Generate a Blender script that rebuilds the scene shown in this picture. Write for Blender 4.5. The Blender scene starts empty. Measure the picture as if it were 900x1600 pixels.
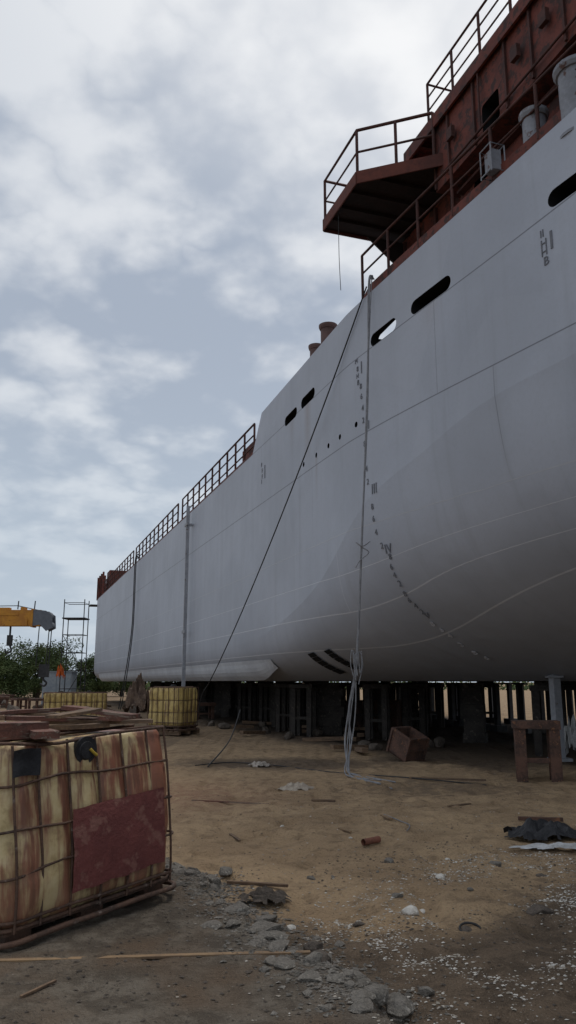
import bpy, bmesh, math, random
from math import radians, sin, cos, pi, sqrt
from mathutils import Vector, Matrix, noise as mn
random.seed(7)
scene = bpy.context.scene
COL = scene.collection
EYE = 1.6
PITCH = math.atan(265/1230.0); F = 1230.0
CP, SPI = cos(PITCH), sin(PITCH)

# ---------------------------------------------------------------- survey helper: photo measurement -> ground position
def G(x, y):
    v = 800-y; u = x-450
    dy = F*CP - v*SPI; dz = F*SPI + v*CP
    t = -EYE/dz
    return Vector((u*t, dy*t, 0))

# ---------------------------------------------------------------- mesh builder
class MB:
    def __init__(s): s.v=[]; s.f=[]; s.m=[]; s.sm=[]
    def add(s, vs, fs, mi=0, smooth=False):
        o=len(s.v); s.v += [tuple(p) for p in vs]
        for f in fs:
            s.f.append([i+o for i in f]); s.m.append(mi); s.sm.append(smooth)
    def box(s, c, size, M=None, mi=0, jit=0):
        c=Vector(c); vs=[]
        for dx in (-.5,.5):
            for dy in (-.5,.5):
                for dz in (-.5,.5):
                    p=Vector((dx*size[0],dy*size[1],dz*size[2]))
                    if jit: p+=Vector([random.uniform(-jit,jit) for _ in range(3)])
                    if M is not None: p=M@p
                    vs.append(c+p)
        s.add(vs,[(0,1,3,2),(4,6,7,5),(0,4,5,1),(2,3,7,6),(0,2,6,4),(1,5,7,3)],mi)
    def hexa(s, P, mi=0):
        s.add(P,[(0,3,2,1),(4,5,6,7),(0,1,5,4),(1,2,6,5),(2,3,7,6),(3,0,4,7)],mi)
    def tube(s, pts, r, n=7, closed=False, mi=0, cap=True):
        pts=[Vector(p) for p in pts]; N=len(pts)
        rs = r if isinstance(r,(list,tuple)) else [r]*N
        T=[]
        for i in range(N):
            a=pts[(i-1)%N] if (closed or i>0) else pts[i]
            b=pts[(i+1)%N] if (closed or i<N-1) else pts[i]
            d=b-a
            T.append(d.normalized() if d.length>1e-9 else Vector((0,0,1)))
        up=Vector((0,0,1)) if abs(T[0].z)<.9 else Vector((1,0,0))
        x=T[0].cross(up).normalized(); vs=[]
        for i in range(N):
            x=(x-T[i]*x.dot(T[i]))
            x=x.normalized() if x.length>1e-6 else T[i].orthogonal().normalized()
            y=T[i].cross(x)
            for k in range(n):
                a=2*pi*k/n
                vs.append(pts[i]+(x*cos(a)+y*sin(a))*rs[i])
        fs=[]
        for i in range(N if closed else N-1):
            j=(i+1)%N
            for k in range(n):
                k2=(k+1)%n
                fs.append((i*n+k,i*n+k2,j*n+k2,j*n+k))
        s.add(vs,fs,mi,True)
        if not closed and cap:
            s.add(vs[:n],[tuple(range(n-1,-1,-1))],mi)
            s.add(vs[-n:],[tuple(range(n))],mi)
    def cyl(s,p0,p1,r0,r1=None,n=16,mi=0):
        s.tube([p0,p1],[r0,r0 if r1 is None else r1],n,mi=mi)
    def rock(s,c,size,seed=0,mi=0,sub=1,smooth=False):
        bm=bmesh.new(); bmesh.ops.create_icosphere(bm,subdivisions=sub,radius=1)
        R=random.Random(seed); off=Vector((R.random()*50,R.random()*50,R.random()*50))
        M=Matrix.Rotation(R.random()*6,3,'Z')@Matrix.Rotation((R.random()-.5)*.8,3,'X')
        cuts=[Vector((R.gauss(0,1),R.gauss(0,1),R.gauss(0,1))).normalized() for _ in range(7)]
        vs=[]
        for v in bm.verts:
            p=v.co*(1+.3*mn.noise(v.co*1.3+off))
            for cn in cuts:
                e=p.dot(cn)-.62
                if e>0: p=p-cn*e
            p=p*(1+.1*mn.noise(v.co*4+off))
            p=Vector((p.x*size[0],p.y*size[1],p.z*size[2]))*1.25
            vs.append(Vector(c)+M@p)
        fs=[[v.index for v in f.verts] for f in bm.faces]
        bm.free(); s.add(vs,fs,mi,smooth)
    def mesh(s,name):
        me=bpy.data.meshes.new(name); me.from_pydata(s.v,[],s.f)
        me.polygons.foreach_set('material_index',s.m)
        me.polygons.foreach_set('use_smooth',s.sm); me.update()
        return me
    def obj(s,name,mats,parent=None,world=True,**props):
        me=s.mesh(name)
        return link(name,me,mats,parent,world,**props)

def link(name,me,mats,parent=None,world=True,**props):
    o=bpy.data.objects.new(name,me)
    for m in (mats if isinstance(mats,(list,tuple)) else [mats]): me.materials.append(m)
    COL.objects.link(o)
    if parent is not None:
        o.parent=parent
        if world: o.matrix_parent_inverse=parent_world(parent).inverted()
    for k,v in props.items(): o[k]=v
    return o
def parent_world(p):
    M=p.matrix_basis.copy()
    if p.parent is not None: M=parent_world(p.parent)@p.matrix_parent_inverse@M
    return M
def empty(name,loc,label,category,M=None,parent=None,**props):
    e=bpy.data.objects.new(name,None); COL.objects.link(e)
    e.empty_display_size=.3
    if M is not None: e.matrix_basis=M
    else: e.location=loc
    if label: e['label']=label
    if category: e['category']=category
    for k,v in props.items(): e[k]=v
    return e

# ---------------------------------------------------------------- materials
class NT:
    def __init__(s,nt): s.nt=nt; s.n=nt.nodes; s.l=nt.links
    def node(s,t,ins=None,**kw):
        nd=s.n.new(t)
        for k,v in kw.items(): setattr(nd,k,v)
        if ins:
            for k,v in ins.items():
                if hasattr(v,'is_output'): s.l.new(v,nd.inputs[k])
                else: nd.inputs[k].default_value=v
        return nd
    def math(s,op,a,b=0.0,c=None,clamp=False):
        nd=s.n.new('ShaderNodeMath'); nd.operation=op; nd.use_clamp=clamp
        for i,x in enumerate([a,b]+([c] if c is not None else [])):
            if hasattr(x,'is_output'): s.l.new(x,nd.inputs[i])
            else: nd.inputs[i].default_value=x
        return nd.outputs[0]
    def mix(s,f,a,b,blend='MIX'):
        nd=s.n.new('ShaderNodeMix'); nd.data_type='RGBA'; nd.blend_type=blend
        for i,x in ((0,f),(6,a),(7,b)):
            if hasattr(x,'is_output'): s.l.new(x,nd.inputs[i])
            else:
                nd.inputs[i].default_value = x if i==0 else (tuple(x)+(1,))[:4]
        return nd.outputs[2]
    def noise(s,vec,scale,detail=5,rough=.6,dist=0):
        nd=s.node('ShaderNodeTexNoise',{'Scale':scale,'Detail':detail,'Roughness':rough,'Distortion':dist})
        if vec is not None: s.l.new(vec,nd.inputs['Vector'])
        return nd.outputs['Fac']
    def ramp(s,f,a,b):
        nd=s.node('ShaderNodeMapRange',{0:f,1:a,2:b}); nd.interpolation_type='SMOOTHSTEP'
        return nd.outputs[0]
    def scale(s,vec,sc):
        nd=s.node('ShaderNodeMapping'); s.l.new(vec,nd.inputs['Vector']); nd.inputs['Scale'].default_value=sc
        return nd.outputs[0]
def newmat(name):
    m=bpy.data.materials.new(name); m.use_nodes=True
    t=NT(m.node_tree); b=m.node_tree.nodes['Principled BSDF']
    return m,t,b
def pm(name,c1,c2,scale=3,rough=.7,bump=.3,metal=0,stretch=(1,1,1),c3=None,c3amt=.6,spec=.3,bs=None):
    m,t,b=newmat(name)
    co=t.node('ShaderNodeTexCoord').outputs['Object']
    v=t.scale(co,stretch)
    n1=t.noise(v,scale,4,.65); n2=t.noise(co,scale*7,2,.7)
    f=t.ramp(t.math('ADD',t.math('MULTIPLY',n1,.7),t.math('MULTIPLY',n2,.3)),.38,.62)
    c=t.mix(f,c1,c2)
    if c3:
        n3=t.noise(v,scale*1.7+1.3,3,.7)
        c=t.mix(t.ramp(n3,c3amt-.03,c3amt+.08),c,c3)
    t.l.new(c,b.inputs['Base Color'])
    b.inputs['Roughness'].default_value=rough; b.inputs['Metallic'].default_value=metal
    b.inputs['Specular IOR Level'].default_value=spec
    if bump>0:
        bp=t.node('ShaderNodeBump',{'Strength':bump,'Distance':.02,'Height':t.noise(co,bs or scale*9,3,.7)})
        t.l.new(bp.outputs[0],b.inputs['Normal'])
    return m

M_primer = pm('red_primer',(.16,.043,.029),(.095,.029,.022),1.6,.75,.3,c3=(.052,.024,.02),c3amt=.52)
M_railred= pm('rail_primer',(.085,.032,.025),(.045,.021,.018),3,.75,.3)
M_rust   = pm('rusty_steel',(.13,.07,.05),(.055,.036,.03),4,.85,.6,c3=(.21,.1,.055),c3amt=.62)
M_greyst = pm('grey_painted_steel',(.32,.33,.36),(.24,.25,.27),2,.6,.2,c3=(.14,.09,.07),c3amt=.64)
M_white  = pm('pale_cloth',(.5,.5,.5),(.36,.36,.35),5,.9,.5)
M_black  = pm('black_plastic',(.014,.014,.016),(.03,.03,.033),8,.5,.4)
M_hose   = pm('pale_hose',(.26,.26,.27),(.17,.17,.18),6,.6,.1)
M_cable  = pm('black_cable',(.025,.024,.025),(.035,.034,.034),6,.6,.1)
M_wood   = pm('weathered_wood',(.2,.13,.08),(.1,.068,.048),4,.85,.5,stretch=(.4,5,5))
M_woodred= pm('red_stained_wood',(.17,.075,.055),(.09,.05,.04),4,.85,.5,stretch=(.5,4,4),c3=(.22,.17,.13),c3amt=.56)
M_ply    = pm('plywood_strip',(.27,.18,.1),(.16,.105,.065),3,.85,.4,stretch=(.4,5,5))
M_conc   = pm('broken_concrete',(.25,.225,.195),(.13,.118,.1),9,.95,1.0,c3=(.36,.33,.29),c3amt=.58)
M_stone  = pm('dark_stone',(.13,.105,.085),(.07,.058,.048),8,.95,.7)
M_shell  = pm('bleached_shell',(.66,.63,.57),(.4,.36,.31),12,.7,.3)
M_block  = pm('old_support_block',(.055,.048,.043),(.028,.025,.023),3,.9,.7,c3=(.11,.095,.08),c3amt=.6)
M_yellow = pm('crane_yellow',(.52,.24,.03),(.4,.17,.03),2,.55,.15,c3=(.14,.07,.03),c3amt=.64)
M_dark   = pm('dark_steel',(.04,.04,.043),(.022,.022,.024),4,.6,.3)
M_orange = pm('orange_cloth',(.6,.13,.02),(.4,.08,.02),4,.8,.3)
M_tarp   = pm('brown_tarp',(.17,.115,.08),(.08,.052,.04),3,.85,.6,c3=(.28,.21,.16),c3amt=.58)
M_bluegr = pm('blue_grey_panel',(.3,.34,.37),(.22,.26,.3),1.5,.6,.1)
M_head   = pm('dark_grey_steel',(.15,.165,.19),(.11,.12,.14),1,.6,.1)
M_bark   = pm('bark',(.09,.065,.045),(.05,.038,.028),5,.9,.8)

def leafmat():
    m,t,b=newmat('foliage')
    geo=t.node('ShaderNodeNewGeometry'); co=t.node('ShaderNodeTexCoord').outputs['Object']
    c=t.mix(t.ramp(t.noise(co,.7,2),.35,.65),(.025,.046,.016),(.062,.086,.028))
    c=t.mix(t.math('MULTIPLY',geo.outputs['Random Per Island'],.35),c,(.095,.115,.045))
    t.l.new(c,b.inputs['Base Color']); b.inputs['Roughness'].default_value=.8
    b.inputs['Specular IOR Level'].default_value=.15
    return m
M_leaf=leafmat()

def hullmat():
    m,t,b=newmat('grey_hull_paint')
    uv=t.node('ShaderNodeUVMap'); uv.uv_map='UVMap'
    sp=t.node('ShaderNodeSeparateXYZ',{0:uv.outputs[0]})
    S=t.math('MULTIPLY',sp.outputs[0],100); Q=t.math('MULTIPLY',sp.outputs[1],100)
    def gt(a,x): return t.math('GREATER_THAN',a,x)
    def lt(a,x): return t.math('LESS_THAN',a,x)
    co=t.node('ShaderNodeTexCoord').outputs['Object']
    big=t.noise(co,.35,3,.6)
    Qw=t.math('ADD',Q,t.math('MULTIPLY',big,.02))
    hs=None
    for q,w in ((7.0,.011),(5.2,.012),(3.2,.012),(2.3,.009),(1.5,.012),(.75,.011)):
        c=t.math('COMPARE',Qw,q+.01,w)
        hs=c if hs is None else t.math('ADD',hs,c)
    vs=None
    for s_,q0,q1 in ((12.1,5.2,7.0),(17.7,3.2,5.2),(22.0,5.2,7.0),(20.9,3.2,3.5),(29,3.2,5.2),(38,5.2,7),(46,1.5,5.2),(16.2,1.5,3.2),(10.6,3.2,5.2)):
        c=t.math('MULTIPLY',t.math('COMPARE',S,s_,.009),t.math('MULTIPLY',gt(Q,q0),lt(Q,q1)))
        vs=c if vs is None else t.math('ADD',vs,c)
    lines=t.math('MINIMUM',t.math('ADD',hs,t.math('MULTIPLY',vs,.55)),1)
    streak=t.noise(t.scale(uv.outputs[0],(300,14,1)),1,4,.65)
    fine=t.noise(co,14,2,.7)
    c=t.mix(t.ramp(big,.35,.65),(.41,.435,.495),(.36,.382,.435))
    c=t.mix(t.math('MULTIPLY',t.ramp(streak,.5,.75),.32),c,(.28,.29,.315))
    c=t.mix(t.math('MULTIPLY',t.ramp(fine,.4,.8),.22),c,(.31,.32,.345))
    pat=t.node('ShaderNodeTexVoronoi',{'Scale':1.0}); t.l.new(t.scale(uv.outputs[0],(45,38,1)),pat.inputs['Vector'])
    pc=t.node('ShaderNodeSeparateColor',{0:pat.outputs['Color']}).outputs[0]
    c=t.mix(t.math('MULTIPLY',t.ramp(pc,.3,1),.13),c,(.5,.52,.57))
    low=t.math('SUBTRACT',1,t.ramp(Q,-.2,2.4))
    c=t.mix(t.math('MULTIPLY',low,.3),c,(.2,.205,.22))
    for (s_,q0,q1,w,am) in ((18.0,5.2,7.0,.3,.6),(19.2,6.0,7.0,.25,.35),(12.2,6.2,7.0,.4,.25),(17.4,4.3,5.4,.12,.35)):
        d=t.math('SUBTRACT',1,t.math('DIVIDE',t.math('ABSOLUTE',t.math('SUBTRACT',S,s_)),w),clamp=True)
        fade=t.node('ShaderNodeMapRange',{0:Q,1:q0,2:q1}).outputs[0]
        fade=t.math('MULTIPLY',fade,lt(Q,q1))
        f=t.math('MULTIPLY',t.math('MULTIPLY',d,fade),am*.8,clamp=True)
        c=t.mix(f,c,(.25,.18,.14))
    ldark=t.mix(t.ramp(Q,2.6,4.2),(.62,.63,.66),(.12,.12,.135))  # lower seams pale: weld highlights painted into the line colour
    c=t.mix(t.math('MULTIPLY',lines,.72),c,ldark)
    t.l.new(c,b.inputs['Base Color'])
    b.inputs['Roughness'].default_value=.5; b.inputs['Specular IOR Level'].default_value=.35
    wv=t.math('SINE',t.math('MULTIPLY',S,2*pi/.62))
    h=t.math('ADD',t.math('MULTIPLY',wv,.0026),t.math('MULTIPLY',t.noise(co,.9,2),.03))
    h=t.math('ADD',h,t.math('MULTIPLY',lines,.005))
    h=t.math('ADD',h,t.math('MULTIPLY',fine,.0014))
    bp=t.node('ShaderNodeBump',{'Strength':.8,'Distance':1.0,'Height':h})
    t.l.new(bp.outputs[0],b.inputs['Normal'])
    return m
M_hull=hullmat()
M_void=pm('unlit_interior',(.006,.006,.007),(.004,.004,.004),3,.9,0)

# ---------------------------------------------------------------- ship coordinates
SA,CA=sin(radians(19.08)),cos(radians(19.08)); D0=6.755
def SP(s,d,z):
    return Vector((CA*(D0+d)-SA*s, CA*s+SA*(D0+d), z+EYE))
def interp(tab,x):
    if x<=tab[0][0]: return tab[0][1]
    if x>=tab[-1][0]: return tab[-1][1]
    for i in range(len(tab)-1):
        x0,y0=tab[i]; x1,y1=tab[i+1]
        if x0<=x<=x1:
            h=x1-x0; t=(x-x0)/h
            def sl(j):
                if j<=0 or j>=len(tab)-1: return 0
                return (tab[j+1][1]-tab[j-1][1])/(tab[j+1][0]-tab[j-1][0])
            m0,m1=sl(i),sl(i+1)
            return (2*t**3-3*t*t+1)*y0+(t**3-2*t*t+t)*h*m0+(-2*t**3+3*t*t)*y1+(t**3-t*t)*h*m1
def dtop(s):
    if s>=15.5: return 0
    if s>=8.8: return .82*((15.5-s)/6.7)**1.25
    e=8.8-s
    return .82+.153*e+.0103*e*e
ZB=[(-8,5.2),(4,4.9),(8.8,4.72),(10.9,4.6),(12.6,4.2),(14.6,3.7),(17.2,2.3),(20.6,1.45),(24,1.15),(30,1.1)]
WT=[(-8,6),(8.8,6.2),(10.9,5.6),(12.6,5.0),(14.6,4.2),(17.2,2.9),(20.6,1.7),(24,1.25),(30,1.15)]
def zb(s): return interp(ZB,s)
def WW(s): return max(.05,min(interp(WT,s),6.44-dtop(s)))
def ztop(s):
    if s>=22.95: return 7.0
    if s>=22.0: return 7.0+(22.95-s)/.95*1.07
    return 8.07+ (22.0-s)*.029+ max(0,15-s)**2*.004
def shp(x): return .08*x+.09*x*x+.83*x**4
def surf(s,z):
    b=zb(s)
    if z>=b: return dtop(s)
    x=1-max(z,0)/b
    return dtop(s)+WW(s)*shp(x)
def strake(s,z):
    if z<3.2:
        u=max(0,min(1,(16.5-s)/7.5)); L=1.15*u*u*(3-2*u); return z-L*min(1,(3.2-z)/1.2)
    if z>6.0: return z-(.012*max(0,15-s)+.003*max(0,15-s)**2)*(z-6)
    return z
# survey helper: photo measurement -> (s,z) on the hull shell
def HS(x,y):
    v=800-y; u=x-450
    D=Vector((u,F*CP-v*SPI,F*SPI+v*CP))/F
    def g(t):
        p=D*t; s=-SA*p.x+CA*p.y; d=CA*p.x+SA*p.y-D0; return d-surf(s,p.z),s,p.z
    t=5.0
    while t<60 and g(t)[0]<0: t+=.1
    lo,hi=t-.1,t
    for _ in range(25):
        m=(lo+hi)/2
        if g(m)[0]<0: lo=m
        else: hi=m
    _,s,z=g(hi); return s,z

ship=empty('cargo_ship',SP(40,3,-1.6),'large grey-painted steel cargo ship with red primer deckhouse standing on blocks','ship')

def build_hull():
    ss=[]; s=-8.0
    while s<26: ss.append(round(s,3)); s+=.3
    ss+= [22.95,22.0]; s=26.5
    while s<70.5: ss.append(s); s+=1.0
    ss+=[70.8,71.5]; ss=sorted(set(ss))
    verts=[];uvs=[]
    NU,NL=14,36
    for s in ss:
        half=[]
        zt,b=ztop(s),zb(s)
        endin = 0 if s<70 else (s-70.0)*.25
        for i in range(NU):
            z=zt+(b-zt)*i/(NU)
            half.append((dtop(s)+endin*(.3),z))
        for i in range(NL+1):
            u=i/NL; x=1-(1-u)**1.4
            half.append((dtop(s)+WW(s)*shp(x)+endin*.3,b*(1-x)+.02))
        half.append((6.5,.0))
        full=[(d,z) for d,z in half]+[(13-d,z) for d,z in reversed(half[:-1])]
        for d,z in full:
            verts.append(SP(s,d,z)); uvs.append((s/100,strake(s,z)/100))
    n=len(full); fs=[]
    for i in range(len(ss)-1):
        for k in range(n-1):
            fs.append((i*n+k,i*n+k+1,(i+1)*n+k+1,(i+1)*n+k))
        fs.append((i*n+n-1,i*n,(i+1)*n,(i+1)*n+n-1))
    fs.append(tuple(range(n))); fs.append(tuple(range((len(ss)-1)*n,len(ss)*n)))
    me=bpy.data.meshes.new('hull'); me.from_pydata([tuple(v) for v in verts],[],fs)
    uvl=me.uv_layers.new(name='UVMap')
    for l in me.loops: uvl.data[l.index].uv=uvs[l.vertex_index]
    bm=bmesh.new(); bm.from_mesh(me); bmesh.ops.recalc_face_normals(bm,faces=bm.faces); bm.to_mesh(me); bm.free()
    me.materials.append(M_hull); me.materials.append(M_void)
    return me
def boolean(me,cut,name):
    a=bpy.data.objects.new('tmp_a',me); b=bpy.data.objects.new('tmp_b',cut)
    COL.objects.link(a); COL.objects.link(b)
    md=a.modifiers.new('b','BOOLEAN'); md.operation='DIFFERENCE'; md.object=b; md.solver='EXACT'
    try: md.material_mode='INDEX'
    except Exception: pass
    bpy.context.view_layer.update()
    dg=bpy.context.evaluated_depsgraph_get()
    r=bpy.data.meshes.new_from_object(a.evaluated_get(dg)); r.name=name
    bpy.data.objects.remove(a); bpy.data.objects.remove(b)
    return r
def fixn(me):
    bm=bmesh.new(); bm.from_mesh(me); bmesh.ops.recalc_face_normals(bm,faces=bm.faces); bm.to_mesh(me); bm.free()
cut=MB()
def slot(s,z,L,h,tilt=0,dep=.9,mb=cut,d=None,n=7,fr=.5):
    r=h/2*fr*2; r=min(r,h/2-.001); prof=[]
    for cx,cz,a0 in ((L/2-r,h/2-r,0),(-(L/2-r),h/2-r,90),(-(L/2-r),-(h/2-r),180),(L/2-r,-(h/2-r),270)):
        for k in range(n):
            a=radians(a0+90*k/(n-1)); prof.append((cx+r*cos(a),cz+r*sin(a)))
    N=len(prof); ds=surf(s,z) if d is None else d
    A=[SP(s+p[0],ds-.4,z+p[1]-tilt*p[0]) for p in prof]; B=[SP(s+p[0],ds+dep,z+p[1]-tilt*p[0]) for p in prof]
    mb.add(A+B,[tuple(range(N)),tuple(range(2*N-1,N-1,-1))]+[(i,i+N,(i+1)%N+N,(i+1)%N) for i in range(N)],1)
def sbox(mb,s0,s1,d0,d1,z0,z1,mi=0):
    mb.hexa([SP(s0,d0,z0),SP(s1,d0,z0),SP(s1,d1,z0),SP(s0,d1,z0),SP(s0,d0,z1),SP(s1,d0,z1),SP(s1,d1,z1),SP(s0,d1,z1)],mi)
slots=[(12.2,7.22,1.25,.29),(13.85,7.16,1.0,.28),(17.97,7.13,1.0,.28),(19.3,7.06,1.0,.27),(8.55,7.42,1.25,.3)]
for a in slots: slot(*a,tilt=.03,dep=.9 if a[0]!=13.85 else .5)
for s_,z_ in ((18.3,5.45),(17.4,5.45),(16.6,5.46),(15.9,5.47),(15.05,5.5)): slot(s_,z_,.13,.13,fr=.5,dep=.3)
cm=cut.mesh('cutter'); cm.materials.append(M_hull); cm.materials.append(M_void); fixn(cm)
# side deck well behind the bulwark, so the sky shows through one port
wl=MB(); sbox(wl,13.25,16.3,.27,1.58,6.98,9.5,1); wm=wl.mesh('well'); wm.materials.append(M_hull); wm.materials.append(M_void); fixn(wm)
hm=boolean(boolean(build_hull(),wm,'h0'),cm,'hull')
for p in hm.polygons: p.use_smooth=True
hm.set_sharp_from_angle(angle=radians(5.5))
hull=bpy.data.objects.new('hull',hm); COL.objects.link(hull); hull.parent=ship
hull.matrix_parent_inverse=ship.matrix_basis.inverted()
if len(hm.materials)==0: hm.materials.append(M_hull); hm.materials.append(M_void)

# bilge keel: flared plate that grows smoothly out of the shell
mb=MB(); P=[]
ks=[21.6,21.9,22.2,22.6,23.1,23.8]+[25+i*2 for i in range(0,22)]
for i,s in enumerate(ks):
    e_=min(1,max(0,(s-21.55)/2.0)); e_=1-(1-e_)**2
    top=[]
    for k in range(6):
        u=k/5; z=.62-.56*u*(.35+.65*e_); dd=surf(s,z)-.012
        dd=dd*(1)-(.58*e_)*u**1.7
        top.append((dd,z))
    bot=[(d+.03,z-.03) for d,z in reversed(top)]
    P.append([SP(s,d,z) for d,z in top+bot])
vs=[p for r in P for p in r]; fs=[]; n=12
for i in range(len(P)-1):
    for k in range(n): fs.append((i*n+k,i*n+(k+1)%n,(i+1)*n+(k+1)%n,(i+1)*n+k))
fs+=[tuple(range(n)),tuple(range((len(P)-1)*n,len(P)*n))]
mb.add(vs,fs); M_keel=pm('pale_keel_paint',(.53,.55,.58),(.44,.455,.49),1,.5,.1)
mb.obj('bilge_keel',M_keel,ship,label='pale grey flared bilge keel plate')

def hullstrip(name,p0,p1,wpx,seg,mat,label):
    a=HS(*p0); b=HS(*p1); c=HS(p0[0]+wpx[0],p0[1]+wpx[1]); e=HS(p1[0]+wpx[0],p1[1]+wpx[1])
    mb=MB()
    for k in range(seg):
        t0=(k+.04)/seg; t1=(k+.96)/seg; q=[]
        for (A_,B_,tt) in ((a,b,t0),(a,b,t1),(c,e,t1),(c,e,t0)):
            s=A_[0]+(B_[0]-A_[0])*tt; z=A_[1]+(B_[1]-A_[1])*tt
            q.append(SP(s,surf(s,z)-.015,z))
        mb.add(q,[(0,1,2,3)])
    return mb.obj(name,mat,ship,label=label)
hullstrip('sea_chest_grating',(481,1022),(533,1054),(9,-3),5,M_void,'black slotted sea chest opening')
hullstrip('sea_chest_grating',(506,1017),(556,1047),(9,-3),5,M_void,'black slotted sea chest opening')

def marks(items,name='draft_marks',mat=None,rot=0):
    for txt,s,z,sz in items:
        cu=bpy.data.curves.new('t','FONT'); cu.body=txt; cu.size=sz*1.4; cu.extrude=.004; cu.align_x='CENTER'; cu.align_y='CENTER'
        cu.resolution_u=3
        o=bpy.data.objects.new('t',cu); COL.objects.link(o)
        bpy.context.view_layer.update()
        me=bpy.data.meshes.new_from_object(o.evaluated_get(bpy.context.evaluated_depsgraph_get()))
        d=surf(s,z); p0=SP(s,d,z); p1=SP(s,surf(s,z+.1),z+.1); up=(p1-p0).normalized()
        rt=(SP(s-.1,surf(s-.1,z),z)-p0).normalized(); nn=rt.cross(up).normalized(); up=nn.cross(rt)
        R=Matrix((rt,up,nn)).transposed()@Matrix.Rotation(rot,3,'Z')
        V=[p0+nn*.008+R@v.co for v in me.vertices]; Fc=[list(f.vertices) for f in me.polygons]
        bpy.data.objects.remove(o); bpy.data.meshes.remove(me)
        mb=MB(); mb.add(V,Fc); mb.obj('draft_mark',mat or M_mark,ship,label='raised welded draft numeral '+txt)
M_mark=pm('mark_paint',(.165,.17,.19),(.13,.135,.15),5,.6,.1)
M_markl=pm('mark_paint_pale',(.6,.6,.63),(.5,.5,.53),5,.6,.1)
def mk(lst,**k): marks([(c,*HS(x,y),sz) for c,x,y,sz in lst],**k)
mk([('M',557,565,.11),('8',559,577,.12),('H',559,588,.11),('B',560,598,.12),('I',565,575,.28),('8',564,604,.13),('6',565,620,.13),('4',567,638,.13),('2',568,657,.13),('II',575,665,.2)])
mk([('8',570,694,.13),('6',571,713,.13),('4',573,733,.13),('2',575,753,.13),('III',585,764,.22)])
mk([('8',582,792,.13),('6',584,811,.13),('4',588,832,.13),('2',597,853,.13),('IV',607,858,.2)])
mk([('8',610,870,.13),('6',612,886,.13),('4',617,899,.13),('2',625,912,.14)])
mk([('8',633,928,.13),('6',640,938,.13),('4',650,947,.14),('2',660,956,.14),('V',668,962,.18)])
mk([('8',676,975,.14),('6',690,984,.14),('4',703,993,.16),('2',720,1007,.15),('8',742,1020,.17),('6',760,1028,.17)],mat=M_markl)
mk([('I',414,738,.42),('F',409,727,.13),('F',410,736,.13),('F',410,745,.13),('I',409,753,.13)])
mk([('II',847,366,.13),('I',862,376,.32),('H',850,381,.14),('H',851,394,.14),('B',854,408,.15)])

mb=MB()
L=[5+(15-5)*i/20 for i in range(21)]; vs=[];fs=[]
for s in L:
    d=dtop(s)+.1; z=ztop(s); h=.30 if s<14.9 else .05
    w_=.35 if s<13 else .05
    vs+=[SP(s,d,z-.02),SP(s,d,z+h),SP(s,d+w_,z+h),SP(s,d+w_,z-.02)]
for i in range(len(L)-1):
    for k in range(4): fs.append((i*4+k,i*4+(k+1)%4,(i+1)*4+(k+1)%4,(i+1)*4+k))
fs+=[(0,1,2,3),tuple(range(len(L)*4-4,len(L)*4))]
mb.add(vs,fs); mb.obj('deck_coaming',M_primer,ship)
def along(s0,s1,step): 
    n=max(1,int(round((s1-s0)/step))); return [s0+(s1-s0)*i/n for i in range(n+1)]
def rail(name,s0,s1,step,dfun,zfun,h,r=.022,levels=(1,.66,.33),mat=None,parent=ship,label='red-brown pipe guard railing'):
    mb=MB(); L=along(s0,s1,step)
    for lv in levels: mb.tube([SP(s,dfun(s),zfun(s)+h*lv) for s in L],r if lv==1 else r*.75,6)
    for s in L: mb.tube([SP(s,dfun(s),zfun(s)-.05),SP(s,dfun(s),zfun(s)+h)],r*1.15,6)
    return mb.obj(name,mat or M_railred,parent,label=label)
rail('railing',5,14.85,1.1,lambda s:dtop(s)+.12,lambda s:ztop(s)+.2,1.0,.03,(1,.55))
rail('railing',23.1,34.4,1.13,lambda s:.1,lambda s:7.0,1.08,.034)
rail('railing',35.4,48.5,1.3,lambda s:.1,lambda s:7.0,1.08,.036)
rail('railing',49.6,66,1.4,lambda s:.1,lambda s:7.0,1.08,.036)
mb=MB(); sbox(mb,23,71,.02,.14,7.0,7.09); sbox(mb,22.98,25.2,.3,1.0,7.0,7.75); mb.obj('deck_edge_bar',M_primer,ship)
mb=MB(); sbox(mb,26,66,2.4,10.6,7.0,7.9)
mb.obj('hatch_coaming',M_primer,ship)
mb=MB(); sbox(mb,67,71.3,.15,.3,7.0,8.7); sbox(mb,70.9,71.2,.3,12.5,7.0,8.5)
for s in (67,68.4,69.8,71.2): sbox(mb,s-.08,s+.08,0,.15,7.0,9.0)
sbox(mb,67.2,69.2,.6,2.4,7.0,9.2)
mb.obj('end_bulwark',M_primer,ship,label='red primer bulwark at the end of the deck')
mb=MB(); sbox(mb,71.5,71.9,.4,12.6,6.3,6.5); sbox(mb,71.3,72.6,-.5,1.2,6.55,6.65); mb.obj('fender_beam',M_dark,ship)

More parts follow.
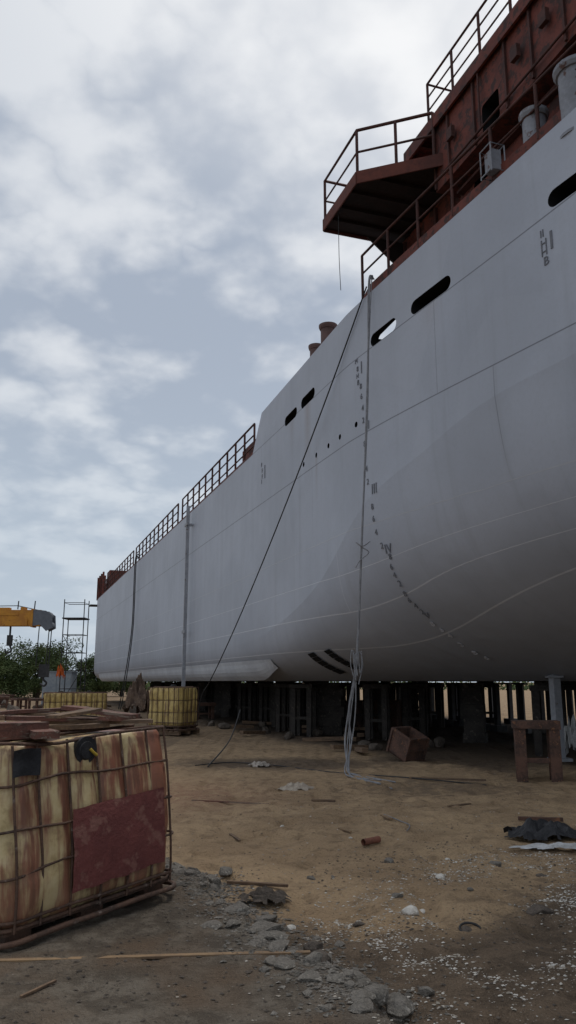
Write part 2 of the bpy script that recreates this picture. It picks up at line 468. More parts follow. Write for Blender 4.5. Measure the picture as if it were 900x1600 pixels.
# deckhouse
wall=MB()
sbox(wall,12.7,15.6,1.6,11.4,8.0,10.5)
low=MB(); sbox(low,5.5,12.7,1.45,11.5,8.0,10.02)
up=MB(); sbox(up,4.0,12.9,1.0,12.0,10.02,11.6)
rear=MB(); sbox(rear,-3,5.5,3.4,9.6,8.0,11.55)
c2=MB()
slot(10.85,10.4,.55,.62,mb=c2,d=1.0,dep=.5,fr=.12)
c3=MB(); slot(11.9,9.35,.6,1.3,mb=c3,d=1.45,dep=.5,fr=.2); slot(9.0,9.4,.4,.4,mb=c3,d=1.45,dep=.5)
def cutwall(m,c):
    me=m.mesh('w'); me.materials.append(M_primer); me.materials.append(M_void); fixn(me)
    ce=c.mesh('c'); ce.materials.append(M_primer); ce.materials.append(M_void); fixn(ce)
    return boolean(me,ce,'deckhouse_wall')
house=empty('deckhouse',SP(10,6,8),None,None); house.parent=ship; house.matrix_parent_inverse=ship.matrix_basis.inverted()
HB=SP(10,6,8)
for me in (cutwall(low,c3),cutwall(up,c2)):
    o=bpy.data.objects.new('house_wall',me); COL.objects.link(o); o.parent=house; o.matrix_parent_inverse=Matrix.Translation(-HB)
def hobj(mb,name,mats,**k):
    o=mb.obj(name,mats,None,**k); o.parent=house; o.matrix_parent_inverse=Matrix.Translation(-HB); return o
hobj(wall,'house_wall',M_primer); hobj(rear,'house_wall',M_primer)
mb=MB(); sbox(mb,3.5,14.05,.88,12.2,11.6,11.72)
mb.hexa([SP(14.05,.88,11.42),SP(3.5,.88,11.42),SP(3.5,.93,11.42),SP(14.05,.93,11.42),SP(14.05,.88,11.6),SP(3.5,.88,11.6),SP(3.5,.93,11.6),SP(14.05,.93,11.6)])
for s in (12.9,13.4,13.9): sbox(mb,s-.03,s+.03,.95,12,11.45,11.6)
hobj(mb,'roof_deck',M_primer)
mb=MB(); Ls=along(4,13.0,1.0)
for lv in (1.0,.66,.33): mb.tube([SP(s,.95,11.72+lv) for s in Ls],.028 if lv==1 else .02,6)
for s in Ls: mb.tube([SP(s,.95,11.7),SP(s,.95,12.72)],.03,6)
mb.tube([SP(13.0,.95,12.72),SP(13.0,4,12.72)],.024,6)
hobj(mb,'railing',M_railred)
mb=MB()
for s in (5.5,6.7,7.9,8.7,9.55,10.3,11.35,12.3,12.85): sbox(mb,s-.025,s+.025,.95,.998,10.05,11.58)
sbox(mb,5,12.6,1.3,1.448,9.86,9.92)
mb.tube([SP(12.5,.93,10.2),SP(9,.93,10.2),SP(5,.93,10.2)],.025,6)
mb.tube([SP(11.1,.93,10.2),SP(11.1,.93,11.45)],.02,6)
for s in (12.1,9.9,9.1,8.2): sbox(mb,s-.1,s+.1,.86,.945,10.7,10.95)
for s in (13.2,13.9,14.7,15.4): sbox(mb,s-.03,s+.03,1.53,1.598,8.1,10.4)
hobj(mb,'wall_stiffener',M_railred)

# bridge wing platform
wingE=empty('bridge_wing',SP(14,0,10.5),None,None); wingE.parent=ship; wingE.matrix_parent_inverse=ship.matrix_basis.inverted()
WB=SP(14,0,10.5)
def wobj(mb,name,mats,**k):
    o=mb.obj(name,mats,None,**k); o.parent=wingE; o.matrix_parent_inverse=Matrix.Translation(-WB); return o
C=[(15.68,-.43),(13.75,-.43),(12.6,1.02),(12.6,1.75),(15.68,1.75)]
mb=MB(); zl,zh=10.54,10.72
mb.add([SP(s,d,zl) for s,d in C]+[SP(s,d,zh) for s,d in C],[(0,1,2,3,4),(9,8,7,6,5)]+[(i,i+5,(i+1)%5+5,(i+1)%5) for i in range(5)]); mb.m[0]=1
def fas(a,b,t=.03,z0=10.46,z1=10.75):
    a=Vector(a);b=Vector(b); n=Vector((-(b-a).y,(b-a).x)).normalized()*t
    mb.hexa([SP(*a,z0),SP(*b,z0),SP(*(b+n),z0),SP(*(a+n),z0),SP(*a,z1),SP(*b,z1),SP(*(b+n),z1),SP(*(a+n),z1)])
fas(C[0],C[1]);fas(C[1],C[2]);fas(C[0],C[4],-.03)
M_under=pm('painted_shade_underside',(.024,.014,.012),(.015,.01,.009),2,.9,.3)  # shade below the wing painted in as near-black brown
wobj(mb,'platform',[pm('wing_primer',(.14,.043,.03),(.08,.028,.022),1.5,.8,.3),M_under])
mb=MB()
for s in (13.5,14.1,14.7,15.2): sbox(mb,s-.02,s+.02,-.38 if s>13.8 else 0,1.6,10.47,10.54)
mb.add([SP(15.5,1.58,10.4),SP(15.5,.6,10.4),SP(15.5,1.58,9.6),SP(15.45,1.58,10.4),SP(15.45,.6,10.4),SP(15.45,1.58,9.6)],[(0,1,2),(5,4,3),(0,3,4,1),(1,4,5,2),(0,2,5,3)])
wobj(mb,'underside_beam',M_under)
mb=MB(); h=1.08; R=[(15.66,1.2),(15.66,-.4),(13.78,-.4),(12.75,.9)]
for lv in (1,.5): mb.tube([SP(s,d,10.72+h*lv) for s,d in R],.036 if lv==1 else .026,6)
for s,d in R+[(13.25,.27)]: mb.tube([SP(s,d,10.7),SP(s,d,10.72+h)],.036,6)
wobj(mb,'railing',M_railred)
mb=MB(); mb.cyl(SP(14.3,.35,10.72),SP(14.3,.35,10.95),.09,.11,12); mb.cyl(SP(14.3,.35,10.95),SP(14.3,.35,11.12),.2,.2,14); mb.cyl(SP(14.3,.35,11.12),SP(14.3,.35,11.2),.2,.1,14)
wobj(mb,'searchlight_base',M_primer)

def vent(s,d,z0,z1,r,mat):
    mb=MB(); mb.cyl(SP(s,d,z0),SP(s,d,z1-.12),r,n=20); 
    mb.cyl(SP(s,d,z1-.12),SP(s,d,z1-.06),r*1.12,r*1.25,20); mb.cyl(SP(s,d,z1-.06),SP(s,d,z1),r*1.25,r*1.25,20)
    mb.cyl(SP(s,d,z0),SP(s,d,z0+.05),r*1.25,n=20)
    return mb.obj('ventilator',mat,ship)
M_ventr=pm('vent_primer',(.15,.09,.08),(.1,.06,.055),3,.7,.2)
M_ventg=pm('dull_grey_paint',(.26,.27,.3),(.19,.195,.215),2,.6,.2,c3=(.1,.055,.045),c3amt=.6)
vent(18.0,.6,8.0,9.25,.2,M_ventr); vent(18.9,.6,8.0,9.05,.17,M_ventr)
vent(9.65,1.0,8.3,9.42,.2,M_ventg); vent(8.75,1.15,8.3,9.6,.28,M_ventg)
mb=MB()
for a in (-.16,.16):
    for b in (-.14,.14): mb.tube([SP(10.35+a,.62+b,8.6),SP(10.35+a,.62+b,9.15)],.014,5)
for z in (8.65,9.15):
    mb.tube([SP(10.19,.48,z),SP(10.51,.48,z),SP(10.51,.76,z),SP(10.19,.76,z)],.014,5,closed=True)
sbox(mb,10.24,10.46,.53,.72,8.7,9.08)
mb.obj('deck_floodlight',M_ventg,ship,label='grey caged floodlight box')
# ---------------------------------------------------------------- things against the hull
def thing(mb,name,mats,label,cat,**k):
    xs=[v[0] for v in mb.v]; ys=[v[1] for v in mb.v]; zs=[v[2] for v in mb.v]
    c=Vector(((min(xs)+max(xs))/2,(min(ys)+max(ys))/2,min(zs)))
    mb.v=[(v[0]-c.x,v[1]-c.y,v[2]-c.z) for v in mb.v]
    o=mb.obj(name,mats); o.location=c; o['label']=label; o['category']=cat
    for kk,v in k.items(): o[kk]=v
    return o
mb=MB(); s=31.6
b0=SP(s,-.22,-1.6); t0=SP(s,-.22,7.15)
mb.box((b0+t0)/2,(.13,.1,8.75),Matrix.Rotation(radians(19),3,'Z'))
for z in (6.3,1.9): sbox(mb,s-.28,s+.28,-.3,-.26,z,z+.12)
sbox(mb,s-.05,s+.05,-.2,-.02,6.3,6.4); mb.box(b0+Vector((0,0,.05)),(.4,.4,.1))
thing(mb,'access_pole',M_greyst,'tall grey steel pole standing against the ship hull','pole')

def smooth(pts,n=8):
    P=[Vector(p) for p in pts]; out=[]
    for i in range(len(P)-1):
        p0=P[max(i-1,0)];p1=P[i];p2=P[i+1];p3=P[min(i+2,len(P)-1)]
        for k in range(n):
            t=k/n
            out.append(.5*((2*p1)+(-p0+p2)*t+(2*p0-5*p1+4*p2-p3)*t*t+(-p0+3*p1-3*p2+p3)*t**3))
    out.append(P[-1]); return out
def gz(x,y): return ground_h(x,y)
L0=Vector((-.86,7.1)); L1=Vector((.42,4.15)); LD=(L1-L0).normalized(); LN=Vector((LD.y,-LD.x))
if LN.x>0: LN=-LN
def cdist(x,y):
    w=.18*mn.noise(Vector((x*1.7,y*1.7,3)))+.12*mn.noise(Vector((x*6,y*6,9)))+.05*mn.noise(Vector((x*17,y*17,9)))
    return (Vector((x,y))-L0).dot(LN)+w
def conc(x,y):
    d=cdist(x,y)
    e=7.6-y+.3*mn.noise(Vector((x*1.5,y,1)))
    return max(0,min(1,min(d,e)/.05))
def ground_h(x,y):
    if abs(x)>60 or y>90: return 0
    h=.055*mn.noise(Vector((x*.55,y*.55,0)))+.035*mn.noise(Vector((x*1.9,y*1.9,5)))
    n=mn.noise(Vector((x*3.4,y*3.4,7))); h+=.026*n-.042*max(0,abs(n)*2.2-.5)
    h+=.014*mn.noise(Vector((x*8.5,y*8.5,2)))
    c=conc(x,y) if (y<9 and x<3) else 0
    if c>0: h+=c*.02*mn.noise(Vector((x*7,y*7,31)))
    return h*(1-c*.6)+c*.08

def strand(pts,r,mat,name,label,cat,**k):
    mb=MB(); mb.tube(smooth(pts,10),r,6); return thing(mb,name,mat,label,cat,**k)
def W(x,y,z): return Vector((x,y,z+EYE))
R=random.Random(3)
for i in range(5):
    j=lambda a:R.uniform(-a,a)
    e=[(1.45,13.0),(1.62,12.9),(1.3,13.4),(1.5,13.3),(1.7,13.1)][i]
    top=.03 if i<3 else .05
    pts=[W(1.84+j(top),15.75,8.6),W(1.76+j(top),15.6,8.35),W(1.62+j(.03),15.35,5.5),W(1.45+j(.02),15.2,2.8),W(1.3+j(.03),15.15,.45),W(1.2+j(.07),15.15,-.5),W(1.12+j(.07),15.1,-1.1),W(1.06+j(.05),14.8,-1.54),
         Vector((1.14+j(.08),14.1+j(.3),gz(1.1,14.4)+.02)),Vector((e[0],e[1],gz(*e)+.02))]
    strand(pts,.012 if i else .017,M_hose,'hose','pale grey hose hanging from the deck down to the sand','hose',group='hoses hanging from the ship')
mb=MB()
c=W(1.3,15.1,.45)
loop=[]
for i in range(5):
    a=i*1.3
    loop+=[c+Vector((.09*cos(a),.05,.12+.03*sin(a))),c+Vector((.12*cos(a+.7),.03,-.12)),c+Vector((.05*cos(a),0,-.3-.05*i))]
mb.tube(smooth(loop,6),.01,5)
thing(mb,'rope_tie',M_hose,'pale rope knotted round hanging hoses','rope')
c=W(1.45,15.12,2.55); mb=MB()
mb.tube(smooth([c+Vector((.15,0,.12)),c+Vector((0,-.05,.02)),c+Vector((-.12,0,.1)),c,c+Vector((.12,0,-.1)),c+Vector((-.05,0,-.25)),c+Vector((-.14,0,-.4))],6),.011,5)
thing(mb,'rope_tie',M_hose,'pale rope knotted round hanging hoses','rope')
pts=[]
A=W(1.72,15.8,8.45);B=W(-2.95,27.6,-.5)
for i in range(15):
    t=i/14; p=A.lerp(B,t); p.z-=.85*4*t*(1-t); p.x-=.14*sin(pi*t); pts.append(p)
pts.append(Vector((-3.2,28.0,.03)))
strand(pts,.018,M_cable,'power_cable','black cable strung from the deck down along the hull','cable')
for k in (0,.5):
    strand([SP(46.2+k,.02,7.12),SP(46.2+k,-.2,7.0),SP(46.3+k,-.22,3),SP(46.5+k*1.6,-.5,-.2),SP(46.6+k*1.7,-.7,-1.55)],.03,M_cable,'mooring_rope','dark rope hanging down the far hull side','rope',group='ropes over the hull')
strand([SP(14.9,-.38,10.45),SP(14.9,-.38,9.4),SP(14.88,-.36,8.55)],.008,M_cable,'loose_wire','thin wire dangling under the bridge wing','wire')
p=[G(305,1200),G(360,1192),G(430,1195),G(520,1205),G(640,1222),G(760,1227)]
strand([Vector((q.x,q.y,gz(q.x,q.y)+.015)) for q in p],.011,M_cable,'ground_cable','dark cable lying across the sand','cable')
p=[G(600,1278),G(625,1285),G(640,1296),G(636,1306)]
strand([Vector((q.x,q.y,gz(q.x,q.y)+.02)) for q in p],.006,M_hose,'wire_offcut','thin pale wire offcut lying on sand','wire')
p=[G(325,1200),G(370,1160),G(402,1138)]
strand([p[0]+Vector((0,0,.03)),p[0].lerp(p[2],.3)+Vector((0,0,.25)),p[0].lerp(p[2],.5)+Vector((0,0,.85))],.015,M_cable,'bent_bar','thin bent steel bar sticking up from sand','bar')

# ---------------------------------------------------------------- supports
def stool_meshes(w,dp,h,seed,lt):
    R=random.Random(seed)
    top=MB(); top.box((0,0,h-.06),(w+.1,dp+.1,.12),jit=.012)
    if R.random()<.5: top.box((.02,0,h+.046),(w*.8,dp*.8,.09),jit=.01)
    leg=MB(); leg.box((0,0,(h-.12)/2),(lt,lt,h-.12),jit=.008)
    br=MB(); br.box((0,0,0),(w-.1,.04,.08))
    return top.mesh('block_top'),leg.mesh('leg'),br.mesh('cross_brace')
cache={}
def stool(loc,rot,w,dp,h,seed,mat,label,cat='stool',group=None,name='support_stool',lt=.11):
    key=(round(w,2),round(dp,2),round(h,2),mat.name,lt)
    if key not in cache:
        ms=stool_meshes(w,dp,h,seed,lt)
        for m in ms: m.materials.append(mat)
        cache[key]=ms
    T,Lm,Bm=cache[key]
    e=empty(name,loc,label,cat,M=Matrix.Translation(loc)@Matrix.Rotation(rot,4,'Z'))
    if group: e['group']=group
    def ch(nm,me,l,r=0):
        o=bpy.data.objects.new(nm,me); COL.objects.link(o); o.parent=e; o.location=l; o.rotation_euler=(0,0,r)
    ch('block_top',T,(0,0,0))
    for a in (-1,1):
        for b in (-1,1): ch('leg',Lm,(a*(w/2-.06),b*(dp/2-.06),0))
    ch('cross_brace',Bm,(0,-dp/2+.03,h*.35))
    return e
def block_stack(loc,rot,w,h,seed,group):
    R=random.Random(seed); e=empty('block_stack',loc,'stack of weathered keel blocks under the hull','block stack',M=Matrix.Translation(loc)@Matrix.Rotation(rot,4,'Z')); e['group']=group
    z=0
    while z<h-.02:
        t=min(R.choice((.25,.3,.38)),h-z)
        if h-z-t<.1: t=h-z
        mb=MB(); ww=w*R.uniform(.85,1.1)
        mb.box((R.uniform(-.04,.04),R.uniform(-.04,.04),z+t/2),(ww,ww*.85,t-.004),Matrix.Rotation(R.uniform(-.12,.12),3,'Z'),jit=.012)
        mb.obj('keel_block',M_block,e,world=False); z+=t
q=G(850,1222)
stool(Vector((q.x,q.y+.25,0)),radians(-14),.66,.55,.96,2,M_rust,'rusty steel work stool standing on sand beside the hull',lt=.17)
grp='stools carrying the ship'; R=random.Random(11)
pos=[(28,2.7,.6),(23.1,1.75,.62),(23.3,2.75,.8),(25.3,2.0,.6),(21,3.2,.6),(24.6,4.3,.7)]
for s in range(10,70,3):
    for d in (3.2,5.0,6.5,8.0,9.6):
        if d<4 and s<30: continue
        if s<18 and d<4.6: continue
        if s<27 and d>7 and s%2==0: continue
        if R.random()<.12: continue
        pos.append((s+R.uniform(-.8,.8),d+R.uniform(-.4,.4),R.choice((.5,.6,.75))))
for i,(s,d,w) in enumerate(pos):
    zt=.02
    if d<6.5:
        lo,hi=0,zb(s)
        for _ in range(25):
            m=(lo+hi)/2
            if surf(s,m)>d: lo=m
            else: hi=m
        zt=lo
    h=zt+1.6; h=round(h*10)/10 if h>1.7 else 1.52
    p=SP(s,d,-1.6); p.z=0
    if i%4==2: block_stack(p,radians(-19)+R.uniform(-.1,.1),w*.95,h+.06,i,grp)
    else: stool(p,radians(-19)+R.uniform(-.1,.1),w,.6,h,int(s*3),M_block,'dark timber and concrete stool under the hull',cat='support stool',group=grp,lt=.15)
mb=MB(); p=SP(14.2,4.1,-1.6); mb.box((p.x,p.y,.88),(.17,.17,1.76),Matrix.Rotation(.3,3,'Z')); mb.box((p.x,p.y,.03),(.4,.4,.06)); mb.box((p.x,p.y,1.7),(.3,.3,.04))
thing(mb,'hull_prop',M_greyst,'pale grey steel prop wedged under the hull','prop')
R=random.Random(5)
pm0=MB(); pm0.box((0,0,.78),(.15,.15,1.56)); pm0.box((0,0,1.53),(.34,.34,.06)); pm0.box((0,0,.1),(.4,.4,.2)); pme=pm0.mesh('shore_post'); pme.materials.append(M_dark)
for s in [6+i*.95 for i in range(40)]:
    for d in (8.8,11.4):
        if R.random()<.12: continue
        o=bpy.data.objects.new('shore_post',pme); COL.objects.link(o)
        p=SP(s+R.uniform(-.4,.4),d+R.uniform(-.6,.6),-1.6); o.location=p; o.rotation_euler=(0,0,R.random())
        o['label']='dark steel shore post under the hull'; o['category']='post'; o['group']='shore posts under the hull'

def crate(loc,rot,size,mat,label,name='steel_box',cat='box',tilt=0):
    e=empty(name,loc,label,cat,M=Matrix.Translation(loc)@Matrix.Rotation(rot,4,'Z')@Matrix.Rotation(tilt,4,'X'))
    x,y,z=size; t=.03
    mb=MB()
    mb.box((0,0,t/2),(x,y,t)); mb.box((0,-y/2+t/2,z/2),(x,t,z)); mb.box((0,y/2-t/2,z/2),(x,t,z))
    mb.box((-x/2+t/2,0,z/2),(t,y-2*t-.004,z-.004)); mb.box((x/2-t/2,0,z/2),(t,y-2*t-.004,z-.004))
    mb.obj('body',mat,e,world=False)
    mb=MB()
    for a in (-1,1):
        for b in (-1,1): mb.box((a*x/2,b*y/2,z/2),(.05,.05,z+.02))
    for a in (-1,1):
        mb.box((0,a*y/2,z),(x,.045,.04)); mb.box((a*x/2,0,z),(.045,y,.04)); mb.box((0,a*y/2,z*.5),(x,.04,.03))
    mb.obj('frame',M_rust,e,world=False)
    return e
q=G(640,1190); crate(Vector((q.x-.05,q.y+.3,.08)),radians(35),(.5,.55,.5),M_rust,'rusty open steel box tipped over on the sand',tilt=radians(22))
q=G(585,1140); crate(Vector((q.x,q.y,0)),radians(-19),(1.7,.9,.95),M_rust,'rusty machinery skid box under the hull',name='machinery_skid')

# ---------------------------------------------------------------- intermediate bulk containers
def ibcmat(name,base,base2,stain,amt,big=True):
    m,t,b=newmat(name)
    co=t.node('ShaderNodeTexCoord').outputs['Object']
    n1=t.noise(t.scale(co,(2.3,2.3,.55)),1.7,5,.62,.3)
    n2=t.noise(co,7,4,.7)
    n3=t.noise(t.scale(co,(11,11,.7)),1.6,3,.6)
    sx=t.node('ShaderNodeSeparateXYZ',{0:co}); z=sx.outputs[2]
    c=t.mix(t.ramp(n2,.3,.7),base,base2)
    f=t.math('ADD',t.math('MULTIPLY',n1,.65),t.math('MULTIPLY',n3,.35))
    f=t.math('ADD',f,t.math('MULTIPLY',t.math('SUBTRACT',.55,t.math('ABSOLUTE',t.math('SUBTRACT',z,.45))),.10))
    if big:  # spilled paint at the far upper corner
        cx=t.math('MULTIPLY',t.ramp(sx.outputs[0],.35,.62),t.ramp(z,.6,.95)); f=t.math('ADD',f,t.math('MULTIPLY',cx,.2))
    c=t.mix(t.math('MULTIPLY',t.ramp(f,amt-.06,amt+.08),.9),c,stain)
    c=t.mix(t.math('MULTIPLY',t.ramp(n3,.5,.66),.6),c,(.14,.065,.04))
    c=t.mix(t.math('MULTIPLY',t.ramp(n2,.5,.72),.4),c,(.15,.1,.065))
    c=t.mix(t.math('MULTIPLY',t.math('SUBTRACT',1,t.ramp(z,.1,.5)),.3),c,(.18,.125,.075))
    t.l.new(c,b.inputs['Base Color']); b.inputs['Roughness'].default_value=.5
    bp=t.node('ShaderNodeBump',{'Strength':.45,'Distance':.012,'Height':t.noise(co,14,4)}); t.l.new(bp.outputs[0],b.inputs['Normal'])
    return m
M_ib1=ibcmat('stained_tank_plastic',(.62,.5,.28),(.5,.37,.17),(.24,.07,.045),.495)
M_ib2=ibcmat('yellow_tank_plastic',(.58,.43,.15),(.46,.33,.11),(.28,.18,.08),.58,False)
M_cage=pm('rusty_cage',(.14,.08,.055),(.07,.045,.035),6,.75,.5,c3=(.22,.17,.14),c3amt=.62)
M_maroon=pm('maroon_plate',(.19,.06,.053),(.145,.046,.042),3,.8,.5,c3=(.235,.105,.085),c3amt=.56)
def rrect(L,Wd,r,n=6,per=10):
    pts=[]
    for cx,cy,a0 in ((L/2-r,Wd/2-r,0),(-(L/2-r),Wd/2-r,90),(-(L/2-r),-(Wd/2-r),180),(L/2-r,-(Wd/2-r),270)):
        c=[]
        for k in range(n+1):
            a=radians(a0+90*k/n); c.append((cx+r*cos(a),cy+r*sin(a),cos(a),sin(a)))
        if pts:
            p=pts[-1]; q=c[0]
            for k in range(1,per): 
                t=k/per; pts.append((p[0]*(1-t)+q[0]*t,p[1]*(1-t)+q[1]*t,q[2],q[3]))
        pts+=c
    p=pts[-1];q=pts[0]
    for k in range(1,per): t=k/per; pts.append((p[0]*(1-t)+q[0]*t,p[1]*(1-t)+q[1]*t,q[2],q[3]))
    return pts
def ibc(M,L,Wd,H,mat,label,group=None,plate=False,nx=7,ny=6,rings=(.17,.36,.56,.76,.97),z0=.12,bulge=.05,cr=.010):
    e=empty('liquid_tote',None,label,'tank',M=M)
    if group: e['group']=group
    def sag(z):
        if not plate: return 0
        t=min(1,max(0,z/H))
        return .06*sin(pi*t)*(1-.5*t)
    inset=.02 if plate else .07
    mb=MB(); per=44; prof=rrect(L-inset,Wd-inset,.1,6,per); N=len(prof); K=34; vs=[]
    for k in range(K+1):
        t=k/K; z=z0+(H-z0-.03)*t
        sh=1-.04*max(0,(t-.93)/.07)**2-.04*max(0,(.06-t)/.06)**2
        for (x,y,nx_,ny_) in prof:
            if abs(nx_)>.99: u=(y+Wd/2)/Wd*ny
            elif abs(ny_)>.99: u=(x+L/2)/L*nx
            else: u=0
            bul=(abs(sin(pi*u))**.45)*bulge
            if t<.08 or t>.9: bul*=.25+.75*max(0,min(1,(t/.08 if t<.5 else (1-t)/.1)))
            for rg in rings[1:-1]:
                bul-=(.007 if plate else .02)*math.exp(-((z-rg*H)/.03)**2)
            bul+=(.022 if plate else .03)*mn.noise(Vector((x*2.2,y*2.2,z*2)))+.012*mn.noise(Vector((x*7,y*7,z*5)))
            bul+=sag(z)
            dz=0
            if plate and t>.9: dz=-.05*max(0,mn.noise(Vector((x*1.6,y*1.6,4))))*(t-.9)/.1
            vs.append((x*sh+nx_*bul,y*sh+ny_*bul,z+dz))
    fs=[]
    for k in range(K):
        for i in range(N): fs.append((k*N+i,k*N+(i+1)%N,(k+1)*N+(i+1)%N,(k+1)*N+i))
    fs.append(tuple(range(K*N,K*N+N))); fs.append(tuple(reversed(range(N))))
    mb.add(vs,fs,0,True); mb.sm[-1]=False; mb.sm[-2]=False
    mb.obj('bottle',mat,e,world=False)
    mb=MB(); ob=.016 if plate else .012
    for i,rg in enumerate(rings):
        z=rg*H; pr=rrect(L,Wd,.1,5,8)
        mb.tube([(x+nx_*(ob+sag(z)),y+ny_*(ob+sag(z)),z+(.05 if plate else .012)*mn.noise(Vector((x*1.8+i*7,y*1.8,i)))) for x,y,nx_,ny_ in pr],cr*(1.3 if i in(0,len(rings)-1) else 1),6,closed=True)
    def vbar(x,y,nx_,ny_):
        pts=[]
        for k in range(9):
            z=z0*.8+(H*.97-z0*.8)*k/8; w=.018*mn.noise(Vector((x*5,y*5,z*2)))
            b2=ob*.8+sag(z)
            pts.append((x+w*abs(ny_)+nx_*b2,y+w*abs(nx_)+ny_*b2,z))
        mb.tube(pts,cr,6)
    for i in range(0,nx+1):
        x=-L/2+L*i/nx
        if i in (0,nx): x*=.93
        vbar(x,-Wd/2,0,-1); vbar(x,Wd/2,0,1)
    for i in range(1,ny):
        y=-Wd/2+Wd*i/ny; vbar(-L/2,y,-1,0); vbar(L/2,y,1,0)
    for y in (-Wd*.18,Wd*.18): mb.tube([(-L/2,y,H*.985),(L/2,y,H*.985)],cr*1.4,6)
    mb.obj('cage',M_cage,e,world=False)
    mb=MB(); pr=rrect(L+.06,Wd+.06,.12,5,4)
    mb.tube([(x+nx_*.02,y+ny_*.02,.025+.012*mn.noise(Vector((x*3,y*3,0)))) for x,y,nx_,ny_ in pr],.018,7,closed=True)
    mb.box((0,0,z0-.02),(L-.04,Wd-.04,.025))
    hb=z0-.035
    for a in (-1,0,1):
        for b in (-1,0,1): mb.box((a*(L/2-.14),b*(Wd/2-.12),hb/2),(.18,.14,hb),jit=.003)
    pr=rrect(L+.02,Wd+.02,.1,5,4); mb.tube([(x,y,z0) for x,y,_,_ in pr],.014,6,closed=True)
    mb.obj('pallet',M_cage,e,world=False)
    mb=MB(); mb.cyl((0,0,H-.04),(0,0,H+.03),.1,.1,20); mb.cyl((0,0,H+.03),(0,0,H+.045),.085,.07,20)
    mb.obj('cap',M_black,e,world=False)
    if plate:
        mb=MB(); n=16; vs=[];fs=[]
        x0,x1,zb0,zb1=L*-.18,L*.40,.2,.7
        yy=lambda x,z:-Wd/2-.045-sag(z)-.008*mn.noise(Vector((x*3,z*3,0)))-.004*mn.noise(Vector((x*9,z*9,0)))
        for i in range(n+1):
            for j in range(n+1):
                x=x0+(x1-x0)*i/n; z=zb0+(zb1-zb0)*j/n+.02*(i/n)
                if i in (0,n): x+=.012*mn.noise(Vector((z*8,i,0)))
                if j in (0,n): z+=.014*mn.noise(Vector((x*8,j,0)))
                vs.append((x,yy(x,z),z))
        for i in range(n):
            for j in range(n): a=i*(n+1)+j; fs.append((a,a+n+1,a+n+2,a+1))
        mb.add(vs,fs,0,True)
        mb.obj('identification_plate',M_maroon,e,world=False,label='faded maroon painted sheet metal plate')
        mb=MB(); mb.tube([(-.1,-Wd/2-.045,1.05),(-.1,-Wd/2+.06,1.06)],[.09,.075],18); mb.tube([(-.1,-Wd/2-.055,1.05),(-.1,-Wd/2-.043,1.05)],[.055,.065],14)
        mb.obj('valve_opening',M_black,e,world=False)
        mb=MB(); mb.tube([(-.08,-Wd/2-.06,1.055),(-.06,-Wd/2-.07,1.03),(-.03,-Wd/2-.065,1.01)],.01,8)
        mb.obj('valve_handle',pm('yellow_plastic',(.5,.36,.05),(.4,.28,.04),4,.5,.1),e,world=False)
        mb=MB(); n=6; vs=[];fs=[]
        for i in range(n+1):
            for j in range(n+1):
                x=-L/2+.02+.2*i/n; z=.95+.16*j/n; vs.append((x+.02*mn.noise(Vector((z*9,x,2))),-Wd/2-.06-.015*mn.noise(Vector((x*12,z*12,1)))-.012*(1-j/n),z+.02*mn.noise(Vector((x*9,3,z)))))
        for i in range(n):
            for j in range(n): a=i*(n+1)+j; fs.append((a,a+n+1,a+n+2,a+1))
        mb.add(vs,fs,0,True)
        mb.obj('dark_patch',M_black,e,world=False,label='ragged black patch at the tank corner')  # near-black crumpled patch over the upper corner
    return e
Li,Wi,Hi=1.40,1.1,1.17
ROT=radians(54)
Mi=Matrix.Translation(Vector((-1.69,5.90,.075)))@Matrix.Rotation(radians(-4.2),4,'Y')@Matrix.Rotation(ROT,4,'Z')
ibc(Mi,Li,Wi,Hi,M_ib1,'dented caged liquid tote stained maroon and ochre, on rough concrete',plate=True,nx=6,ny=5,z0=.085,bulge=.028,rings=(.11,.33,.55,.77,.97),cr=.0085)
def plank_on(x,y,z,L,w,t,ang,mat,label,tilt=0,roll=0):
    mb=MB(); n=8; vs=[];fs=[]
    for i in range(n+1):
        a=-L/2+L*i/n; wb=w*(1+.12*mn.noise(Vector((a*4,x,y)))); zz=.01*mn.noise(Vector((a*3,y,1)))
        for (b,c) in ((-.5,0),(.5,0),(.5,1),(-.5,1)): vs.append((a,b*wb,c*t+zz))
    for i in range(n):
        for k in range(4): fs.append((i*4+k,i*4+(k+1)%4,(i+1)*4+(k+1)%4,(i+1)*4+k))
    fs+=[(0,1,2,3),tuple(range(n*4,n*4+4))]
    mb.add(vs,fs); o=mb.obj('wooden_plank',mat)
    p=Mi@Vector((x,y,z)); o.matrix_basis=Matrix.Translation(p)@Matrix.Rotation(ROT+ang,4,'Z')@Matrix.Rotation(tilt,4,'Y')@Matrix.Rotation(roll,4,'X')
    o['label']=label; o['category']='plank'
plank_on(-.25,-.25,Hi+.0,.95,.16,.045,radians(62),M_woodred,'reddish brown plank lying on the tote top')
plank_on(.0,.1,Hi+.0,1.25,.13,.04,radians(8),M_woodred,'long reddish plank lying across the tote top')
plank_on(.32,-.22,Hi+.03,.8,.2,.025,radians(-38),M_wood,'brown board lying on the tote top')
plank_on(.1,-.1,Hi+.065,.85,.14,.03,radians(-20),M_woodred,'stained board stacked on other boards',tilt=.04)
plank_on(-.5,-.34,Hi+.0,.4,.24,.1,radians(5),M_woodred,'thick red wood block on the tote corner')
plank_on(.45,.2,Hi+.05,.7,.1,.03,radians(80),M_wood,'short brown slat on the tote top',tilt=-.05)
plank_on(.3,.25,Hi+.1,.75,.28,.02,radians(-55),M_wood,'loose brown plywood piece on stacked boards',tilt=.07)
plank_on(-.1,-.38,Hi+.02,.7,.07,.03,radians(-4),M_wood,'narrow slat along the tote edge')
plank_on(.05,-.3,Hi+.11,.5,.12,.02,radians(15),M_wood,'splintered slat tilted on the boards',tilt=-.08)
